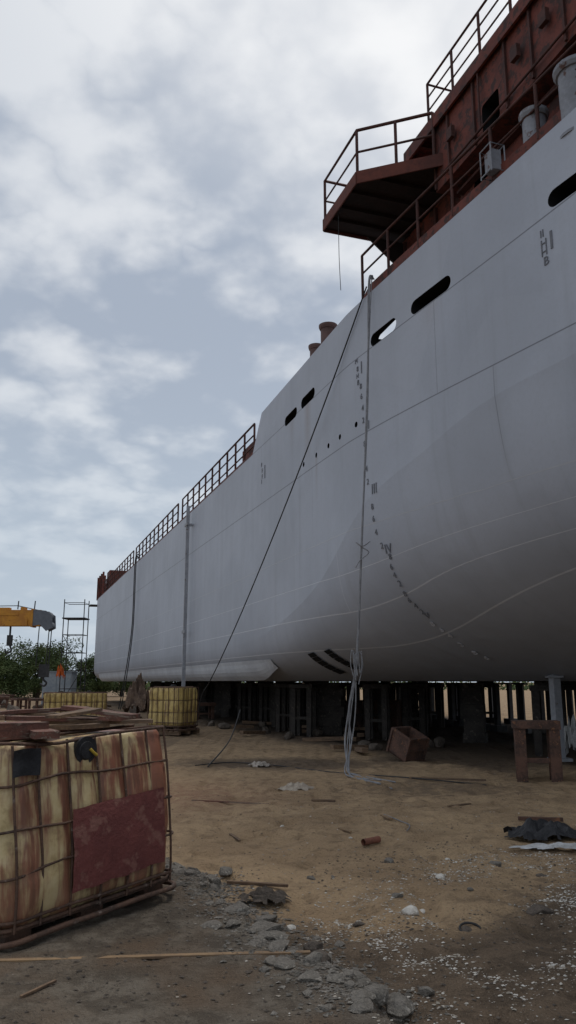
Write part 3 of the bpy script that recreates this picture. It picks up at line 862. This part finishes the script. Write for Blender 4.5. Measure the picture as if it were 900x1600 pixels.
plank_on(.42,-.35,Hi+.03,.5,.09,.03,radians(20),M_woodred,'short red slat at the tote edge',tilt=.05)
plank_on(-.3,.05,Hi+.11,.9,.1,.03,radians(30),M_wood,'brown slat on the pile of boards',tilt=.03)
plank_on(.15,.3,Hi+.14,.9,.09,.025,radians(-12),M_woodred,'thin red slat on top of the pile',tilt=-.03)
plank_on(.5,-.05,Hi+.09,.6,.16,.03,radians(-70),M_woodred,'red stained board end overhanging the tote',tilt=.1)

for (px,py,rot,l) in ((85,1131,20,'yellow caged liquid tote standing on bare ground'),(131,1131,26,'yellow caged liquid tote beside another tote')):
    q=G(px,py); ibc(Matrix.Translation((q.x,q.y+.6,0))@Matrix.Rotation(radians(rot),4,'Z'),1.25,1.05,1.2,M_ib2,l,group='yellow totes',nx=6,ny=5,rings=(.17,.4,.68,.97))
q=G(264,1149)
ibc(Matrix.Translation((q.x,q.y+.7,.14))@Matrix.Rotation(radians(-28),4,'Z'),1.25,1.05,1.32,M_ib2,'yellow caged liquid tote on a timber pallet near the hull',group='yellow totes',nx=6,ny=5,rings=(.17,.4,.68,.97))
mb=MB()
for i in range(-3,4): mb.box((i*.19,0,.12),(.12,1.2,.025))
for a in (-.5,0,.5): mb.box((0,a,.055),(1.3,.1,.1))
o=mb.obj('timber_pallet',M_wood); o.matrix_basis=Matrix.Translation((q.x,q.y+.7,0))@Matrix.Rotation(radians(-28),4,'Z'); o['label']='timber pallet under a yellow tote'; o['category']='pallet'

# ---------------------------------------------------------------- crumpled items
def cloth(name,c,sx,sy,h,mat,label,cat,seed,n=26,rot=0):
    mb=MB(); vs=[];fs=[]; off=Vector((seed*3.1,seed*1.7,0)); Rm=Matrix.Rotation(rot,3,'Z')
    for i in range(n+1):
        for j in range(n+1):
            u=i/n*2-1; v=j/n*2-1
            rr=sqrt(u*u+v*v); k=1+.3*mn.noise(Vector((u*1.2,v*1.2,0))+off)
            x=u*sx*k; y=v*sy*k
            env=max(0,1-rr**2*.75)
            z=h*env*(.55+.9*abs(mn.noise(Vector((u*2.3,v*2.3,4))+off))+.35*mn.noise(Vector((u*6,v*6,2))+off))
            p=Rm@Vector((x,y,max(0,z)+.012)); vs.append((p.x+c[0],p.y+c[1],p.z+c[2]))
    for i in range(n):
        for j in range(n):
            u=i/n*2-1; v=j/n*2-1
            if sqrt(u*u+v*v)>.95+.45*mn.noise(Vector((u*3,v*3,8))+off): continue
            a=i*(n+1)+j; fs.append((a,a+1,a+n+2,a+n+1))
    mb.add(vs,fs,0,False); return thing(mb,name,mat,label,cat)
q=G(848,1308); cloth('plastic_sheet',(q.x,q.y,gz(q.x,q.y)),.48,.3,.17,M_black,'crumpled black plastic sheet on the ground','plastic sheet',3)
q=G(872,1324); cloth('pale_sack',(q.x,q.y,gz(q.x,q.y)),.45,.1,.05,M_white,'flat pale plastic sack on the ground','sack',5)
q=G(908,1188); cloth('woven_sack',(q.x,q.y+.3,0),.28,.3,.9,M_white,'tall pale woven sack slumped beside the stool','sack',9)
q=G(462,1232); cloth('pale_sack',(q.x,q.y,gz(q.x,q.y)),.3,.32,.1,pm('dusty_cloth',(.42,.36,.29),(.29,.24,.19),5,.9,.4),'dusty pale cloth rag on the sand','rag',12)
q=G(405,1196); cloth('cloth_rag',(q.x,q.y,gz(q.x,q.y)),.22,.25,.1,pm('dusty_cloth_b',(.4,.35,.3),(.26,.23,.2),5,.9,.4),'dusty rag lying on dark soil','rag',15)
q=G(216,1124); cloth('tarp_heap',(q.x,q.y,0),.75,.7,1.9,M_tarp,'brown tarpaulin heaped over scrap','tarpaulin',21)
q=G(25,1140); cloth('plastic_sheet',(q.x,q.y,0),1.0,.8,.25,M_bluegr,'blue grey plastic sheeting on the ground','plastic sheet',33)
q=G(415,1412); cloth('asphalt_lump',(q.x,q.y,gz(q.x,q.y)),.19,.13,.09,M_stone,'dark crumbled lump lying on sand','lump',41)

def debris(px,py,size,mat,label,cat,name,seed,sub=2):
    q=G(px,py); mb=MB(); mb.rock((q.x,q.y,gz(q.x,q.y)+size[2]*.3),size,seed,sub=sub); return thing(mb,name,mat,label,cat)
for i,(x,y,sz) in enumerate(((608,1350,.06),(640,1432,.075),(485,1372,.035),(688,1372,.05),(775,1350,.06),(440,1290,.035),(620,1405,.05),(548,1310,.02),(735,1395,.03),(455,1450,.03),(520,1368,.02),(660,1418,.03),(590,1368,.02),(700,1340,.025))):
    debris(x,y,(sz,sz*.7,sz*.5),M_shell if i%2 else M_conc,'pale chunk of rubble lying on the ground','rubble','rubble_chunk',i+50)
for i,(x,y,sz) in enumerate(((845,1430,.08),(730,1450,.04),(560,1445,.04),(845,1365,.04))):
    debris(x,y,(sz*1.2,sz*.8,sz*.45),M_stone,'dark stone on the ground','stone','dark_stone',i+90)
def stick(px0,py0,px1,py1,w,t,mat,label,name='wood_offcut',cat='offcut',z=.0):
    a=G(px0,py0);b=G(px1,py1); d=b-a; L=d.length; ang=math.atan2(d.y,d.x); mb=MB(); n=8
    vs=[];fs=[]
    for i in range(n+1):
        x=-L/2+L*i/n; ww=w*(1+.15*mn.noise(Vector((x*5,px0,py0)))); yo=.012*L*mn.noise(Vector((x*2.5/L,px0,1)))
        for (bb,c) in ((-.5,0),(.5,0),(.5,1),(-.5,1)): vs.append((x,bb*ww+yo,c*t))
    for i in range(n):
        for k in range(4): fs.append((i*4+k,i*4+(k+1)%4,(i+1)*4+(k+1)%4,(i+1)*4+k))
    fs+=[(0,1,2,3),tuple(range(n*4,n*4+4))]
    mb.add(vs,fs); o=mb.obj(name,mat); c=(a+b)/2
    hh=max(gz(a.x,a.y),gz(b.x,b.y),gz(c.x,c.y))+z
    o.location=(c.x,c.y,hh); o.rotation_euler=(0,0,ang); o['label']=label; o['category']=cat
stick(-40,1526,485,1511,.04,.012,M_ply,'long thin plywood strip across the concrete',name='plywood_strip',cat='plank')
stick(355,1388,450,1394,.03,.02,M_wood,'thin dark stick on the sand')
stick(487,1248,524,1249,.05,.03,M_wood,'short brown wood offcut on sand')
stick(598,1278,610,1284,.06,.02,M_ply,'small yellow wood chip on sand')
stick(640,1222,760,1226,.04,.03,M_wood,'thin dark batten lying on sand')
stick(810,1284,880,1286,.05,.04,M_rust,'short rusty bar on the ground',name='rusty_bar',cat='bar')
stick(30,1590,85,1563,.015,.012,M_wood,'twig lying on the concrete',name='twig',cat='twig')
stick(300,1252,420,1258,.03,.015,M_woodred,'thin reddish lath on sand')
stick(700,1262,735,1258,.03,.02,M_wood,'short dark offcut on sand')
stick(530,1300,548,1306,.03,.015,M_ply,'small wood chip on sand')
stick(360,1300,375,1310,.03,.015,M_wood,'small dark wood chip on sand')
a=G(568,1322);b=G(592,1317); mb=MB(); mb.tube([a+Vector((0,0,.035)),b+Vector((0,0,.035))],.032,14,cap=False); mb.tube([b+Vector((0,0,.035)),a+Vector((0,0,.035))],.026,14,cap=False)
thing(mb,'pipe_offcut',pm('pipe_rust',(.22,.09,.06),(.14,.06,.04),6,.8,.4),'short rusty pipe offcut on sand','pipe')
q=G(735,1450); mb=MB(); mb.tube([(q.x+.07*cos(a*pi/10),q.y+.07*sin(a*pi/10),gz(q.x,q.y)+.01+.02*sin(a*pi/10)) for a in range(14)],.008,6)
thing(mb,'hose_ring',M_cable,'small loop of dark hose on shells','hose')
R=random.Random(21)
for i in range(130):
    t=R.random(); p=L0.lerp(L1,t)+LN*R.gauss(-.02,.14)
    sz=R.choice([.015,.02,.025,.03,.04,.05,.065])
    mb=MB(); mb.rock((p.x,p.y,ground_h(p.x,p.y)+sz*.1),(sz*R.uniform(.8,1.6),sz,sz*R.uniform(.3,.7)),i+200,sub=2)
    thing(mb,'concrete_chunk',M_conc,'broken grey concrete chunk along the slab edge','rubble',group='chunks along the broken slab')
for px,py,sz in ((302,1378,.075),(338,1392,.05),(500,1520,.075),(490,1500,.05)):
    q=G(px,py); mb=MB(); mb.rock((q.x,q.y,.06),(sz,sz*.7,sz*.8),int(px),sub=2); thing(mb,'concrete_chunk',M_conc if px<400 else M_stone,'jagged piece of broken slab','rubble')

def scatter(N,fn,smin,smax,mat,name,seed):
    R=random.Random(seed); mb=MB(); c=0; tries=0
    while c<N and tries<N*40:
        tries+=1
        x,y,pr=fn(R)
        if R.random()>pr: continue
        c+=1; s=smin+(smax-smin)*R.random()**3; a=R.random()*6.28; z=ground_h(x,y)+s*.1
        k=R.randint(4,6); vs=[]
        for i in range(k):
            aa=a+2*pi*i/k+R.uniform(-.3,.3); rr=s*R.uniform(.5,1.1)
            vs.append((x+rr*cos(aa),y+rr*.75*sin(aa),z+R.uniform(-.1,.25)*s))
        vs.append((x+R.uniform(-.2,.2)*s,y,z+s*R.uniform(.2,.6)))
        mb.add(vs,[(i,(i+1)%k,k) for i in range(k)])
    return mb.obj(name,mat,kind='stuff')
def shell_pr(x,y):
    c=y-(4.9+ (x-.3)*.95)
    b=math.exp(-(c/1.2)**2) if x>.1 else .0
    n=mn.noise(Vector((x*1.1,y*1.1,2)))+.6*mn.noise(Vector((x*3.5,y*3.5,2)))
    return max(0.006,b*max(0,n*2.4+.2))
M_shell2=pm('dirty_shell',(.4,.36,.3),(.26,.225,.18),12,.8,.3)
scatter(6500,lambda R:(lambda x,y:(x,y,shell_pr(x,y)))(R.uniform(-.3,5.5),R.uniform(3.9,10.5)),.005,.019,M_shell,'shell_litter',1)
scatter(7500,lambda R:(lambda x,y:(x,y,shell_pr(x,y)**.6))(R.uniform(-.3,6.5),R.uniform(3.9,11.5)),.004,.018,M_shell2,'shell_litter',7)
scatter(500,lambda R:(R.uniform(-4,8),R.uniform(3.9,17),.5),.005,.02,M_shell2,'shell_litter',2)
scatter(9000,lambda R:(lambda x,y:(x,y,.95 if (x>.2 and y<8.5 and mn.noise(Vector((x,y,0)))>-.15) or conc(x,y)>0 else .14))(R.uniform(-3,6),R.uniform(3.9,13)),.005,.02,M_stone,'gravel',3)
scatter(5500,lambda R:(lambda t,o:(L0.lerp(L1,t).x+LN.x*o,L0.lerp(L1,t).y+LN.y*o,1))(R.random(),R.gauss(-.03,.17)),.006,.026,M_conc,'concrete_crumbs',4)

# ---------------------------------------------------------------- ground
def blob(x,y,px,py,rx,ry):
    q=G(px,py); return math.exp(-(((x-q.x)/rx)**2+((y-q.y)/ry)**2))
def build_ground():
    def axis(lo,hi,step,far0,far1):
        a=[]; v=lo
        while v<=hi: a.append(v); v+=step
        st=step; v=hi
        while v<far1: st*=1.15; v+=st; a.append(v)
        st=step; v=lo; b=[]
        while v>far0: st*=1.15; v-=st; b.append(v)
        return sorted(b)+a
    xs=axis(-4.5,7.5,.042,-900,900); ys=axis(3.6,16,.042,-60,1500)
    nx,ny=len(xs),len(ys); vs=[];col=[]
    for y in ys:
        for x in xs:
            vs.append((x,y,ground_h(x,y)))
            near=(y<9 and x<3 and y>0 and x>-8)
            c=conc(x,y) if near else 0
            edge=math.exp(-(cdist(x,y)/.16)**2)*(1 if y<7.6 else 0) if near else 0
            n=mn.noise(Vector((x*.5,y*.5,11)))
            dark=max(0,min(1,(7.2-y+ (x-1)*.62 +n*1.8)/1.8))*.9 if x>-3 else .5
            dark=max(dark,.85*blob(x,y,440,1192,2.6,1.3),.5*blob(x,y,680,1230,2.0,1.2))
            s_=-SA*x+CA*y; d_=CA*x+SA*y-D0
            hull_shade=max(0,min(1,(d_-.6+n)/1.2))*max(0,min(1,(13.0-d_)/1))*max(0,min(1,(s_-11.5-n)/2.5))*max(0,min(1,(73-s_)/2))  # shade beneath the ship, painted into the ground colour
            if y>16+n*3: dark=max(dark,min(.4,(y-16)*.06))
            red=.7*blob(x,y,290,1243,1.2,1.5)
            dark=min(dark,1)+hull_shade*1.0
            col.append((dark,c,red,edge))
    fs=[(j*nx+i,j*nx+i+1,(j+1)*nx+i+1,(j+1)*nx+i) for j in range(ny-1) for i in range(nx-1)]
    me=bpy.data.meshes.new('ground'); me.from_pydata(vs,[],fs)
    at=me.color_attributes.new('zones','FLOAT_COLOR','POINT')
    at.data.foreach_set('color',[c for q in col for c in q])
    me.polygons.foreach_set('use_smooth',[True]*len(fs))
    m,t,b=newmat('sandy_ground')
    co=t.node('ShaderNodeTexCoord').outputs['Object']
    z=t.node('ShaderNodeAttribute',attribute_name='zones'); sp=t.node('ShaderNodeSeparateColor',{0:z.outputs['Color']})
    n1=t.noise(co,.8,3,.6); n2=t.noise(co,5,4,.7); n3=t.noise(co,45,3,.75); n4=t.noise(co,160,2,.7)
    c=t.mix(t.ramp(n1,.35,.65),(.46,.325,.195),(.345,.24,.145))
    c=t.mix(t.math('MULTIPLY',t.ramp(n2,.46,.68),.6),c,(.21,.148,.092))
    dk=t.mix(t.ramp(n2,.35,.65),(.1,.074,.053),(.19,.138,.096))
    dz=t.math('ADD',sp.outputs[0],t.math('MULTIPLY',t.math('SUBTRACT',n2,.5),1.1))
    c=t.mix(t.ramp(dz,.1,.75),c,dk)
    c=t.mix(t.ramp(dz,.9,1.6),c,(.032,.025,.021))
    c=t.mix(t.math('MULTIPLY',sp.outputs[2],t.ramp(n2,.3,.6)),c,(.3,.165,.11))
    cc=t.mix(t.ramp(n2,.38,.62),(.1,.083,.066),(.18,.155,.125))
    cc=t.mix(t.ramp(n1,.45,.62),cc,(.14,.1,.07))
    c=t.mix(sp.outputs[1],c,cc)
    c=t.mix(t.math('MULTIPLY',z.outputs['Alpha'],t.ramp(n3,.35,.6)),c,(.24,.218,.188))
    c=t.mix(t.math('MULTIPLY',t.ramp(n3,.5,.72),.5),c,(.09,.068,.05))
    c=t.mix(t.math('MULTIPLY',t.ramp(n4,.6,.75),t.math('SUBTRACT',.5,t.math('MULTIPLY',t.ramp(dz,.85,1.6),.45))),c,(.48,.41,.31))
    t.l.new(c,b.inputs['Base Color']); b.inputs['Roughness'].default_value=.97; b.inputs['Specular IOR Level'].default_value=.1
    h=t.math('ADD',t.math('MULTIPLY',n2,.085),t.math('ADD',t.math('MULTIPLY',n3,.03),t.math('MULTIPLY',n4,.007)))
    bp=t.node('ShaderNodeBump',{'Strength':1.0,'Distance':1.0,'Height':h}); t.l.new(bp.outputs[0],b.inputs['Normal'])
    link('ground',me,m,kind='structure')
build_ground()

# ---------------------------------------------------------------- trees
def tree(x,y,h,cr,seed,label):
    R=random.Random(seed); e=empty('tree',(x,y,0),label,'tree')
    e['group']='thorn trees behind the yard'
    mb=MB(); tp=[Vector((0,0,0)),Vector((R.uniform(-.2,.2),0,h*.2)),Vector((R.uniform(-.4,.4),.1,h*.4))]
    mb.tube(tp,[.22,.17,.12],8); cl=[]
    for i in range(9):
        a=i*.7*2+R.random(); r=cr*R.uniform(.35,.85); q=Vector((r*cos(a),r*sin(a)*.8,h*R.uniform(.4,.85)))
        m_=tp[2].lerp(q,.5)+Vector((0,0,.3)); mb.tube([tp[2]+Vector((0,0,-.3)),m_,q],[.09,.06,.025],6); cl.append(q)
    mb.obj('trunk',M_bark,e,world=False)
    cb=MB()
    for i in range(40):
        a=R.random()*6.28; r=cr*sqrt(R.random()); z=h*(.08+.8*R.random()*(1-.4*(r/cr)**2)); cl.append(Vector((r*cos(a),r*sin(a)*.8,z)))
    for q in cl:
        rad=R.uniform(.5,1.0)*cr*.36
        for k in range(240):
            d=Vector((R.gauss(0,1),R.gauss(0,1),R.gauss(0,.7))).normalized()*rad*(R.random()**.4)
            p=q+d; s=R.uniform(.05,.11)
            u=Vector((R.gauss(0,1),R.gauss(0,1),R.gauss(0,1))).normalized(); w=u.orthogonal().normalized()*s; u=u*s*1.3
            cb.add([p-u,p+w*.6,p+u,p-w*.6],[(0,1,2,3)])
    cb.obj('crown',M_leaf,e,world=False)
for i,(x,y,h,cr) in enumerate(((-28.8,76,5.4,3.8),(-24.2,78,6.1,3.6),(-26.3,84,5.6,3.8),(-20.6,84,4.8,2.6),(-33,82,6.2,4),(-18.6,90,5.4,2.6),(-38,88,6.2,4))):
    tree(x,y,h,cr,i+1,'spreading green thorn tree beyond the yard')
R=random.Random(77); cb=MB()
for i in range(220):
    x=R.uniform(-110,170); y=R.uniform(150,175); hh=R.uniform(1.2,3.4)
    for k in range(45):
        p=Vector((x+R.gauss(0,1.8),y+R.gauss(0,1),abs(R.gauss(hh*.4,hh*.35)))); s=R.uniform(.2,.5)
        u=Vector((R.gauss(0,1),R.gauss(0,1),R.gauss(0,1))).normalized(); w=u.orthogonal().normalized()*s; u=u*s
        cb.add([p-u,p+w*.6,p+u,p-w*.6],[(0,1,2,3)])
cb.obj('far_scrub',M_leaf,kind='stuff')

# ---------------------------------------------------------------- crane
cy=38
ce=empty('mobile_crane',(-21,cy,0),'yellow telescopic mobile crane with its boom held low','crane')
def cobj(mb,name,mats,**k):
    mb.v=[(v[0]+21,v[1]-cy,v[2]) for v in mb.v]; return mb.obj(name,mats,ce,world=False,**k)
zc=4.55
mb=MB(); mb.box((-19,cy,zc),(9.5,.62,.9)); mb.box((-13.5,cy,zc+.02),(3.4,.52,.76)); mb.box((-14.3,cy,zc),(.12,.72,1.0)); mb.box((-12.2,cy,zc+.02),(.1,.62,.86))
mb.box((-13.0,cy-.3,zc-.2),(1.2,.06,.3)); mb.box((-13.6,cy,zc+.46),(.5,.3,.12)); mb.box((-12.7,cy,zc+.46),(.2,.4,.16)); mb.box((-13.3,cy-.275,zc+.2),(.9,.03,.12))
cobj(mb,'boom',M_yellow)
mb=MB()
for yo in (-.28,.28):
    P=[(-12.15,zc+.42),(-11.55,zc+.36),(-11.25,zc+.15),(-11.2,zc-.45),(-11.5,zc-.6),(-11.8,zc-.3),(-12.15,zc-.36)]
    n=len(P); mb.add([(a,cy+yo,b) for a,b in P]+[(a,cy+yo+.05,b) for a,b in P],[tuple(range(n)),tuple(range(2*n-1,n-1,-1))]+[(i,i+n,(i+1)%n+n,(i+1)%n) for i in range(n)])
for x,z in ((-11.5,zc+.12),(-11.4,zc-.35),(-11.9,zc-.1)): mb.tube([(x,cy-.2,z),(x,cy+.2,z)],.2,16)
cobj(mb,'sheave_head',M_head)
mb=MB()
for x in (-11.42,-11.3,-11.9): mb.tube([(x,cy,zc-.3),(x-.05,cy,2.3)],.025,5)
for x in (-13,-12.2): mb.tube([(x,cy,zc+.45),(x+.02,cy,zc+.85)],.03,5)
mb.tube([(-18,cy,zc+.55),(-13,cy,zc+.62),(-11.5,cy,zc+.3)],.02,5)
cobj(mb,'hoist_rope',M_dark)
mb=MB(); mb.box((-11.55,cy,2.1),(.45,.2,.6)); mb.tube(smooth([(-11.55,cy,1.9),(-11.55,cy,1.7),(-11.4,cy,1.55),(-11.5,cy,1.4),(-11.7,cy,1.5)],5),.05,6)
cobj(mb,'hook_block',M_dark)
mb=MB(); mb.tube([(-13.15,cy-.36,zc-.4),(-13.15,cy-.36,3.6)],.05,5); mb.box((-13.15,cy-.36,3.5),(.24,.14,.5)); mb.tube(smooth([(-13.15,cy-.36,3.3),(-13.05,cy-.36,3.05),(-13.25,cy-.36,2.9),(-13.35,cy-.36,3.1)],5),.045,6)
cobj(mb,'auxiliary_hook',M_dark)
mb=MB(); mb.box((-23,cy,1.1),(8,2.4,.7)); mb.box((-26,cy,2.2),(2,2.3,1.6)); mb.box((-22.5,cy,2.3),(3,2,1.5)); mb.box((-22.5,cy,zc-.7),(1.4,.9,1.6)); cobj(mb,'chassis',M_yellow)
for x in (-26,-22.5,-20.8):
    for ya in (-1.3,.9):
        mb=MB(); mb.tube([(x,cy+ya,.55),(x,cy+ya+.4,.55)],.55,20); cobj(mb,'wheel',M_black)

# scaffold tower
sx,sy=-12.75,45
sc=MB()
for a in (0,1.15):
    for b in (0,1.0):
        hh=6.2 if a>.5 or b<.5 else 5.2
        sc.tube([(sx+a,sy+b,0),(sx+a,sy+b,hh)],.028,6)
for z in (1.2,2.2,3.2,4.2,5.1,6.0):
    sc.tube([(sx,sy,z),(sx+1.15,sy,z),(sx+1.15,sy+1,z),(sx,sy+1,z)],.02,5,closed=True)
sc.tube([(sx,sy,.2),(sx+1.15,sy,2.2)],.02,5); sc.tube([(sx+1.15,sy,2.2),(sx,sy,4.2)],.02,5)
sc.box((sx+.57,sy+.5,5.13),(1.3,1.1,.06))
thing(sc,'scaffold_tower',M_dark,'slim steel pipe scaffold tower beside the ship','scaffold')
cloth('orange_cloth',(-12.6,44.5,1.7),.25,.2,.8,M_orange,'orange cloth hanging from scaffolding','cloth',61)
q=Vector((-13.6,48,0)); ce2=empty('site_cabinet',q,'pale blue grey steel cabinet on skids','cabinet')
mb=MB(); mb.box((0,0,1.2),(1.7,1.2,1.9)); mb.box((0,0,2.17),(1.8,1.3,.05)); mb.obj('body',M_bluegr,ce2,world=False)
mb=MB()
for a in (-.42,.42): mb.box((a,-.612,1.2),(.76,.02,1.7))
mb.obj('door',M_bluegr,ce2,world=False)
mb=MB()
for a in (-.6,.6): mb.box((a,0,.12),(.12,1.4,.24))
mb.obj('skid',M_dark,ce2,world=False)

# background clutter
R=random.Random(9)
for i in range(48):
    px=R.uniform(-30,320); py=R.uniform(1078,1124); q=G(px,py)
    if q.y>60: continue
    if px>180 and py<1100: continue
    k=i%3
    if k==0:
        mb=MB(); mb.box((q.x,q.y,.12),(R.uniform(1,2.6),.15,.12),Matrix.Rotation(R.random()*3,3,'Z')@Matrix.Rotation(R.uniform(-.15,.15),3,'Y')); thing(mb,'timber_baulk',M_wood,'old timber baulk lying on the yard','timber',group='yard debris')
    elif k==1:
        mb=MB(); mb.rock((q.x,q.y,.12),(R.uniform(.3,.8),.4,R.uniform(.15,.4)),i,sub=2); thing(mb,'rubble_heap',M_stone,'low dark heap of rubble on the yard','rubble',group='yard debris')
    else:
        stool(Vector((q.x,q.y,0)),R.random()*3,.8,.6,.7,i,M_rust,'rusty low trestle on the yard',cat='trestle',group='yard debris',name='trestle')
for i in range(30):
    s=R.uniform(17,30); d=R.uniform(.3,4); p=SP(s,d,-1.6)
    mb=MB()
    if i%2: mb.box((p.x,p.y,.08),(R.uniform(.5,1.4),.14,.1),Matrix.Rotation(R.random()*3,3,'Z')@Matrix.Rotation(.05,3,'Y')); thing(mb,'timber_baulk',M_wood,'short timber baulk on the ground by the stools','timber',group='timber under the hull')
    else: mb.rock((p.x,p.y,.06),(R.uniform(.1,.3),.15,.12),i+40,sub=2); thing(mb,'dark_stone',M_stone,'dark stone by the support stools','stone',group='stones under the hull')

# ---------------------------------------------------------------- world and light
w=bpy.data.worlds.new('World'); scene.world=w; w.use_nodes=True
t=NT(w.node_tree); t.n.clear()
EL=radians(60); AZ=radians(30)
sky=t.node('ShaderNodeTexSky'); sky.sky_type='NISHITA'; sky.sun_disc=False; sky.sun_elevation=EL; sky.sun_rotation=AZ; sky.air_density=1.2; sky.dust_density=2
co=t.node('ShaderNodeTexCoord').outputs['Generated']
sp=t.node('ShaderNodeSeparateXYZ',{0:co}); zz=t.math('ADD',t.math('MAXIMUM',sp.outputs[2],0),.3)
pr=t.node('ShaderNodeCombineXYZ',{0:t.math('DIVIDE',sp.outputs[0],zz),1:t.math('DIVIDE',sp.outputs[1],zz),2:2.15}).outputs[0]
n1=t.noise(pr,1.7,3,.5); n2=t.noise(pr,4.6,7,.56)
bil=t.math('ABSOLUTE',t.math('SUBTRACT',t.noise(pr,4.2,4,.5),.5))
f=t.math('ADD',t.math('MULTIPLY',n1,.5),t.math('MULTIPLY',n2,.5))
f=t.math('SUBTRACT',f,t.math('SUBTRACT',.06,t.math('MULTIPLY',bil,.8)))
f=t.ramp(f,.38,.60)
sd=Vector((cos(EL)*sin(AZ),cos(EL)*cos(AZ),sin(EL)))
dt=t.node('ShaderNodeVectorMath',operation='DOT_PRODUCT'); t.l.new(co,dt.inputs[0]); dt.inputs[1].default_value=sd
glow=t.ramp(dt.outputs['Value'],.78,1.0)
c=t.mix(f,(.375,.43,.52),(.74,.765,.80))
side=t.ramp(t.math('SUBTRACT',0,sp.outputs[0]),.1,.6)
c=t.mix(t.math('MULTIPLY',side,.3),c,(.38,.44,.53))
c=t.mix(t.math('MULTIPLY',glow,.6),c,(1.1,1.09,1.07))
hz=t.math('SUBTRACT',1,t.ramp(sp.outputs[2],.0,.45))
c=t.mix(t.math('MULTIPLY',hz,.8),c,(.50,.585,.675))
cl=t.node('ShaderNodeBackground',{'Color':c,'Strength':1.05})
sk=t.node('ShaderNodeBackground',{'Color':sky.outputs[0],'Strength':.08})
mx=t.node('ShaderNodeMixShader'); t.l.new(sk.outputs[0],mx.inputs[1]); t.l.new(cl.outputs[0],mx.inputs[2]); mx.inputs[0].default_value=.93
out=t.node('ShaderNodeOutputWorld'); t.l.new(mx.outputs[0],out.inputs[0])
sl=bpy.data.lights.new('sun','SUN'); sl.energy=1.5; sl.angle=radians(14); sl.color=(1,.95,.88)
so=bpy.data.objects.new('sun',sl); COL.objects.link(so); so.rotation_euler=sd.to_track_quat('Z','Y').to_euler(); so.location=(0,0,40)

cam=bpy.data.cameras.new('camera'); co_=bpy.data.objects.new('camera',cam); COL.objects.link(co_)
cam.sensor_fit='VERTICAL'; cam.sensor_height=36; cam.sensor_width=24; cam.lens=F/1600*36
cam.clip_end=3000; cam.clip_start=.05
co_.location=(0,0,EYE); co_.rotation_euler=(pi/2+PITCH,0,0)
scene.camera=co_
scene.view_settings.view_transform='Standard'; scene.view_settings.look='None'; scene.view_settings.exposure=0
